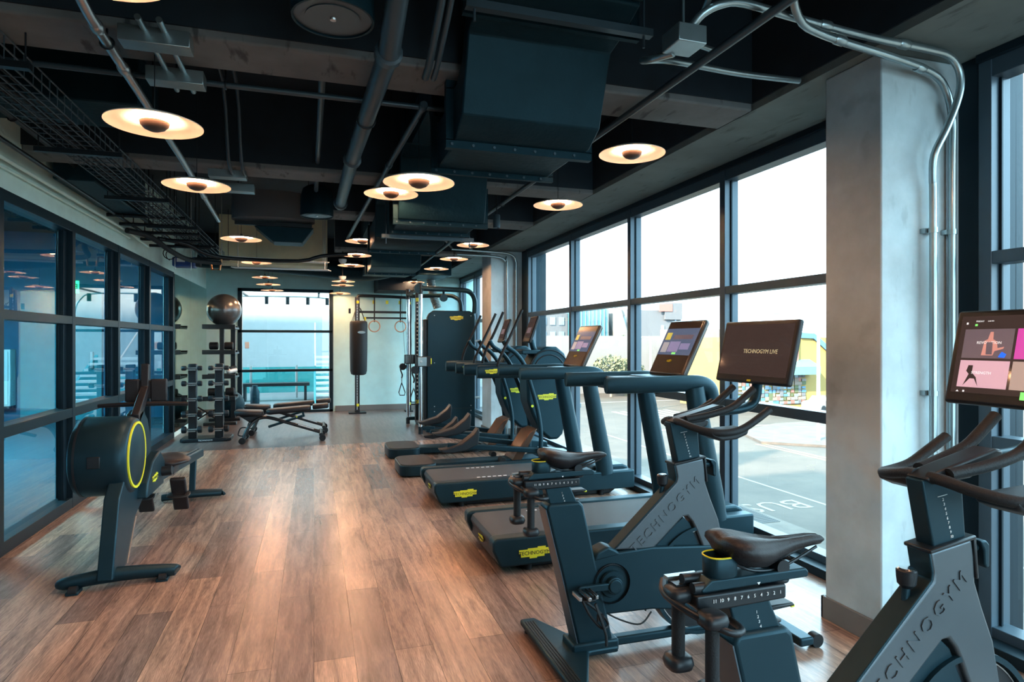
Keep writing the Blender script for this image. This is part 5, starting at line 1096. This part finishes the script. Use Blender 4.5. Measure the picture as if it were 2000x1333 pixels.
for k, x in enumerate((1.16, 1.68)):
    r = thing('gym_ring', ('wooden gym ring hanging next to the punching bag', 'wooden gym ring hanging next to the chrome posts')[k], 'gym ring', (x, 12.82, 1.77), 'gym rings on the rig')
    G().tube([(x + .11 * cos(a), 12.82, 1.745 + .11 * sin(a)) for a in [k2 * 2 * pi / 28 for k2 in range(28)]], .012, 'wood_ring', n=10, closed=True).build('ring', r, angle=60)
    G().box((x - .013, 12.815, 1.83), (x + .013, 12.825, 2.36), 'black_rubber').build('strap', r)
t = thing('punching_bag', 'black punching bag hanging on the rig post', 'punching bag', (.84, 12.74, .8))
S = []
for z, r in ((.78, .10), (.80, .145), (.86, .162), (1.3, .170), (1.78, .170), (1.83, .163), (1.845, .14)): S.append([(.84 + r * cos(a), 12.66 + r * sin(a), z) for a in [2 * pi * k / 32 for k in range(32)]])
G().loft(S, 'black_rubber').build('bag_body', t, angle=50)
g = G()
for a in (-.13, .13): g.bar((.84 + a, 12.66, 1.83), (.84 + a * .25, 12.84, 2.12), .012, .004, 'black_rubber')
for a in (-.1, .12): g.bar((.84 + a, 12.60, 1.84), (.84 + a * .4, 12.80, 2.10), .012, .004, 'black_rubber')
g.build('strap', t)
g = G(); g.lathe([(0, -.002), (.075, 0)], 'galvanized', (.885, 12.489, 1.62), 'Y', n=24, sc=(.32, 1)); g.text('TECHNOGYM', .022, FY(.885, 12.484, 1.62), 'black_print', .0004); g.build('logo_patch', t)

# ------------------------------------------------------------------ multi gym with cable posts
t = thing('cable_multi_gym', 'dark blue cable machine tower with chrome guide posts', 'cable machine', (1.95, 10.1, 0))
g = G(); g.prism([(1.73, .03), (1.73, 1.83), (1.76, 1.89), (1.83, 1.94), (2.42, 1.94), (2.49, 1.91), (2.51, 1.85), (2.51, .03)], 9.92, 10.05, 'tower_blue' if 'tower_blue' in MATS else 'graphite'); tw = g.build('tower_panel', t, .012, 3)
g = G(); g.logo(FY(2.20, 9.918, 1.82), .22); g.build('logo_plate', tw)
g = G(); g.box((1.74, 9.9185, .36), (2.5, 9.9195, .364), 'black_print'); 
for x in (1.84, 2.44):
    for z in (.40, .32, 1.86, 1.10): g.cyl((x, 9.915, z), (x, 9.92, z), .008, 'satin', n=8)
g.build('panel_screws', tw)
g = G(); g.box((1.68, 9.95, .03), (1.732, 10.95, 1.80), 'black_metal'); sp = g.build('side_panel', t, .02, 3)
g = G(); 
for k in range(3):
    for j in range(3): g.box((1.6785, 10.08 + .12 * k, 1.62 - .11 * j), (1.6805, 10.15 + .12 * k, 1.68 - .11 * j), ('white_print', 'pipe_paint')[(k + j) % 2])
g.text('TECHNOGYM', .04, FX(1.678, 10.25, 1.73), 'white_print', .0004); g.build('instruction_label', sp)
g = G(); g.box((1.72, 10.05, .1), (2.45, 10.95, 1.78), 'black_metal'); g.build('weight_shroud', t, .02)
for k, (x, y) in enumerate(((1.585, 9.72), (1.575, 11.02))):
    g = G(); g.cyl((x, y, .0), (x, y, 2.20), .030, 'chrome', n=24); gp = g.build('guide_post', t); 
    G().cyl((x, y, 0), (x, y, .10), .036, 'black_plastic').build('end_cap', gp); G().cyl((x, y, 2.18), (x, y, 2.36), .035, 'black_metal').build('end_cap', gp)
    g = G(); g.box((x - .05, y - .06, 1.06), (x + .085, y - .03, 1.20), 'galvanized'); g.box((x - .06, y - .05, 1.05), (x + .16, y + .05, 1.21), 'black_plastic'); g.cyl((x + .0, y - .065, 1.13), (x, y - .055, 1.13), .02, 'satin'); ca = g.build('carriage', t, .006, 3)
    G().box((x + .15, y - .052, 1.09), (x + .165, y + .0, 1.18), 'yellow').build('pop_pin', ca, .003)
    g = G(); g.cyl((x - .09, y - .02, 1.0), (x - .09, y + .02, 1.0), .06, 'black_plastic'); g.build('pulley', t)
    g = G(); g.tube([(x - .12, y, 1.05), (x - .13, y, .95), (x - .10, y, .86), (x - .11, y, .80)], .012, 'black_rubber', n=8, smooth=3); g.cyl((x - .11, y, .70), (x - .11, y, .80), .008, 'chrome', n=8); g.tube([(x - .11, y, .72), (x - .16, y, .55), (x - .14, y, .50), (x - .06, y, .50), (x - .05, y, .55), (x - .11, y, .72)], .008, 'black_rubber', n=8); g.build('grip_strap', t)
    g = G(); g.tube([(x - .13 + .09 * k, y - .01, 1.06), (x - .15 + .06 * k, y - .01, 1.7), (x - .11, y, 2.30)], .003, 'black_rubber', n=6, smooth=3); g.build('cable', t)
g = G(); g.box((1.60, 10.30, .15), (1.66, 10.36, 2.3), 'black_metal'); pr = g.build('perforated_post', t, .004)
g = G()
for k in range(26): g.box((1.615, 10.296, .5 + .065 * k), (1.635, 10.3005, .522 + .065 * k), 'white_print')
g.build('post_holes', pr)
for z in (.42, 2.1): G().box((1.60, 10.27, z), (1.65, 10.30, z + .06), 'yellow').build('clip', t)
g = G(); g.tube([(1.58, 9.72, 2.27), (1.75, 9.74, 2.27), (2.25, 9.85, 2.27), (2.42, 9.90, 2.24), (2.50, 9.92, 2.12), (2.50, 9.93, 1.90)], .04, 'graphite', n=14, smooth=5); g.build('top_tube', t, angle=60)
g = G(); g.tube([(1.58, 11.02, 2.24), (1.75, 11.0, 2.24), (2.2, 10.7, 2.24), (2.33, 10.6, 2.2), (2.40, 10.5, 2.10), (2.40, 10.4, 1.80)], .035, 'graphite', n=14, smooth=5); g.cyl((1.58, 9.72, 2.27), (1.58, 11.02, 2.27), .03, 'black_metal'); g.build('top_tube', t, angle=60)
g = G(); g.cyl((1.56, 9.69, 2.27), (1.56, 9.75, 2.27), .075, 'graphite'); g.cyl((1.98, 9.84, 2.14), (1.98, 9.90, 2.14), .06, 'graphite'); g.cyl((1.98, 9.86, 2.14), (1.98, 9.88, 2.27), .02, 'graphite'); g.build('top_pulley', t)
g = G(); g.box((1.55, 9.69, .06), (1.80, 9.75, .12), 'graphite'); g.box((1.55, 10.99, .06), (1.75, 11.05, .12), 'graphite'); g.box((1.70, 9.85, 0), (2.5, 11.0, .06), 'graphite'); g.build('base_frame', t, .008)
g = G(); g.tube([(1.44, 9.72, .47), (1.62, 9.72, .47)], .012, 'black_metal', n=8); g.build('storage_hook', t)
for k, z in enumerate((1.45, .52)): G().cyl((2.51, 10.0, z), (2.60, 10.0, z), .02, 'satin').build('side_peg', t)
g = G(); g.box((1.82, 10.0, .0), (2.4, 10.5, .08), 'black_metal'); g.build('weight_stack', t)
t = thing('floor_tools', 'x', 'x', (0, 0, 0)); bpy.data.objects.remove(t)
# things on the floor between the last treadmill upright and the window
tag(G().tube([(2.98, 3.35, .02), (2.90, 3.55, .05), (2.93, 3.75, .03), (2.85, 3.7, .07), (2.90, 3.45, .06), (2.97, 3.3, .03)], .014, 'black_rubber', n=8, smooth=5).build('coiled_cord'), 'coiled black cord lying on the sill ledge by the nearest treadmill', 'cord')
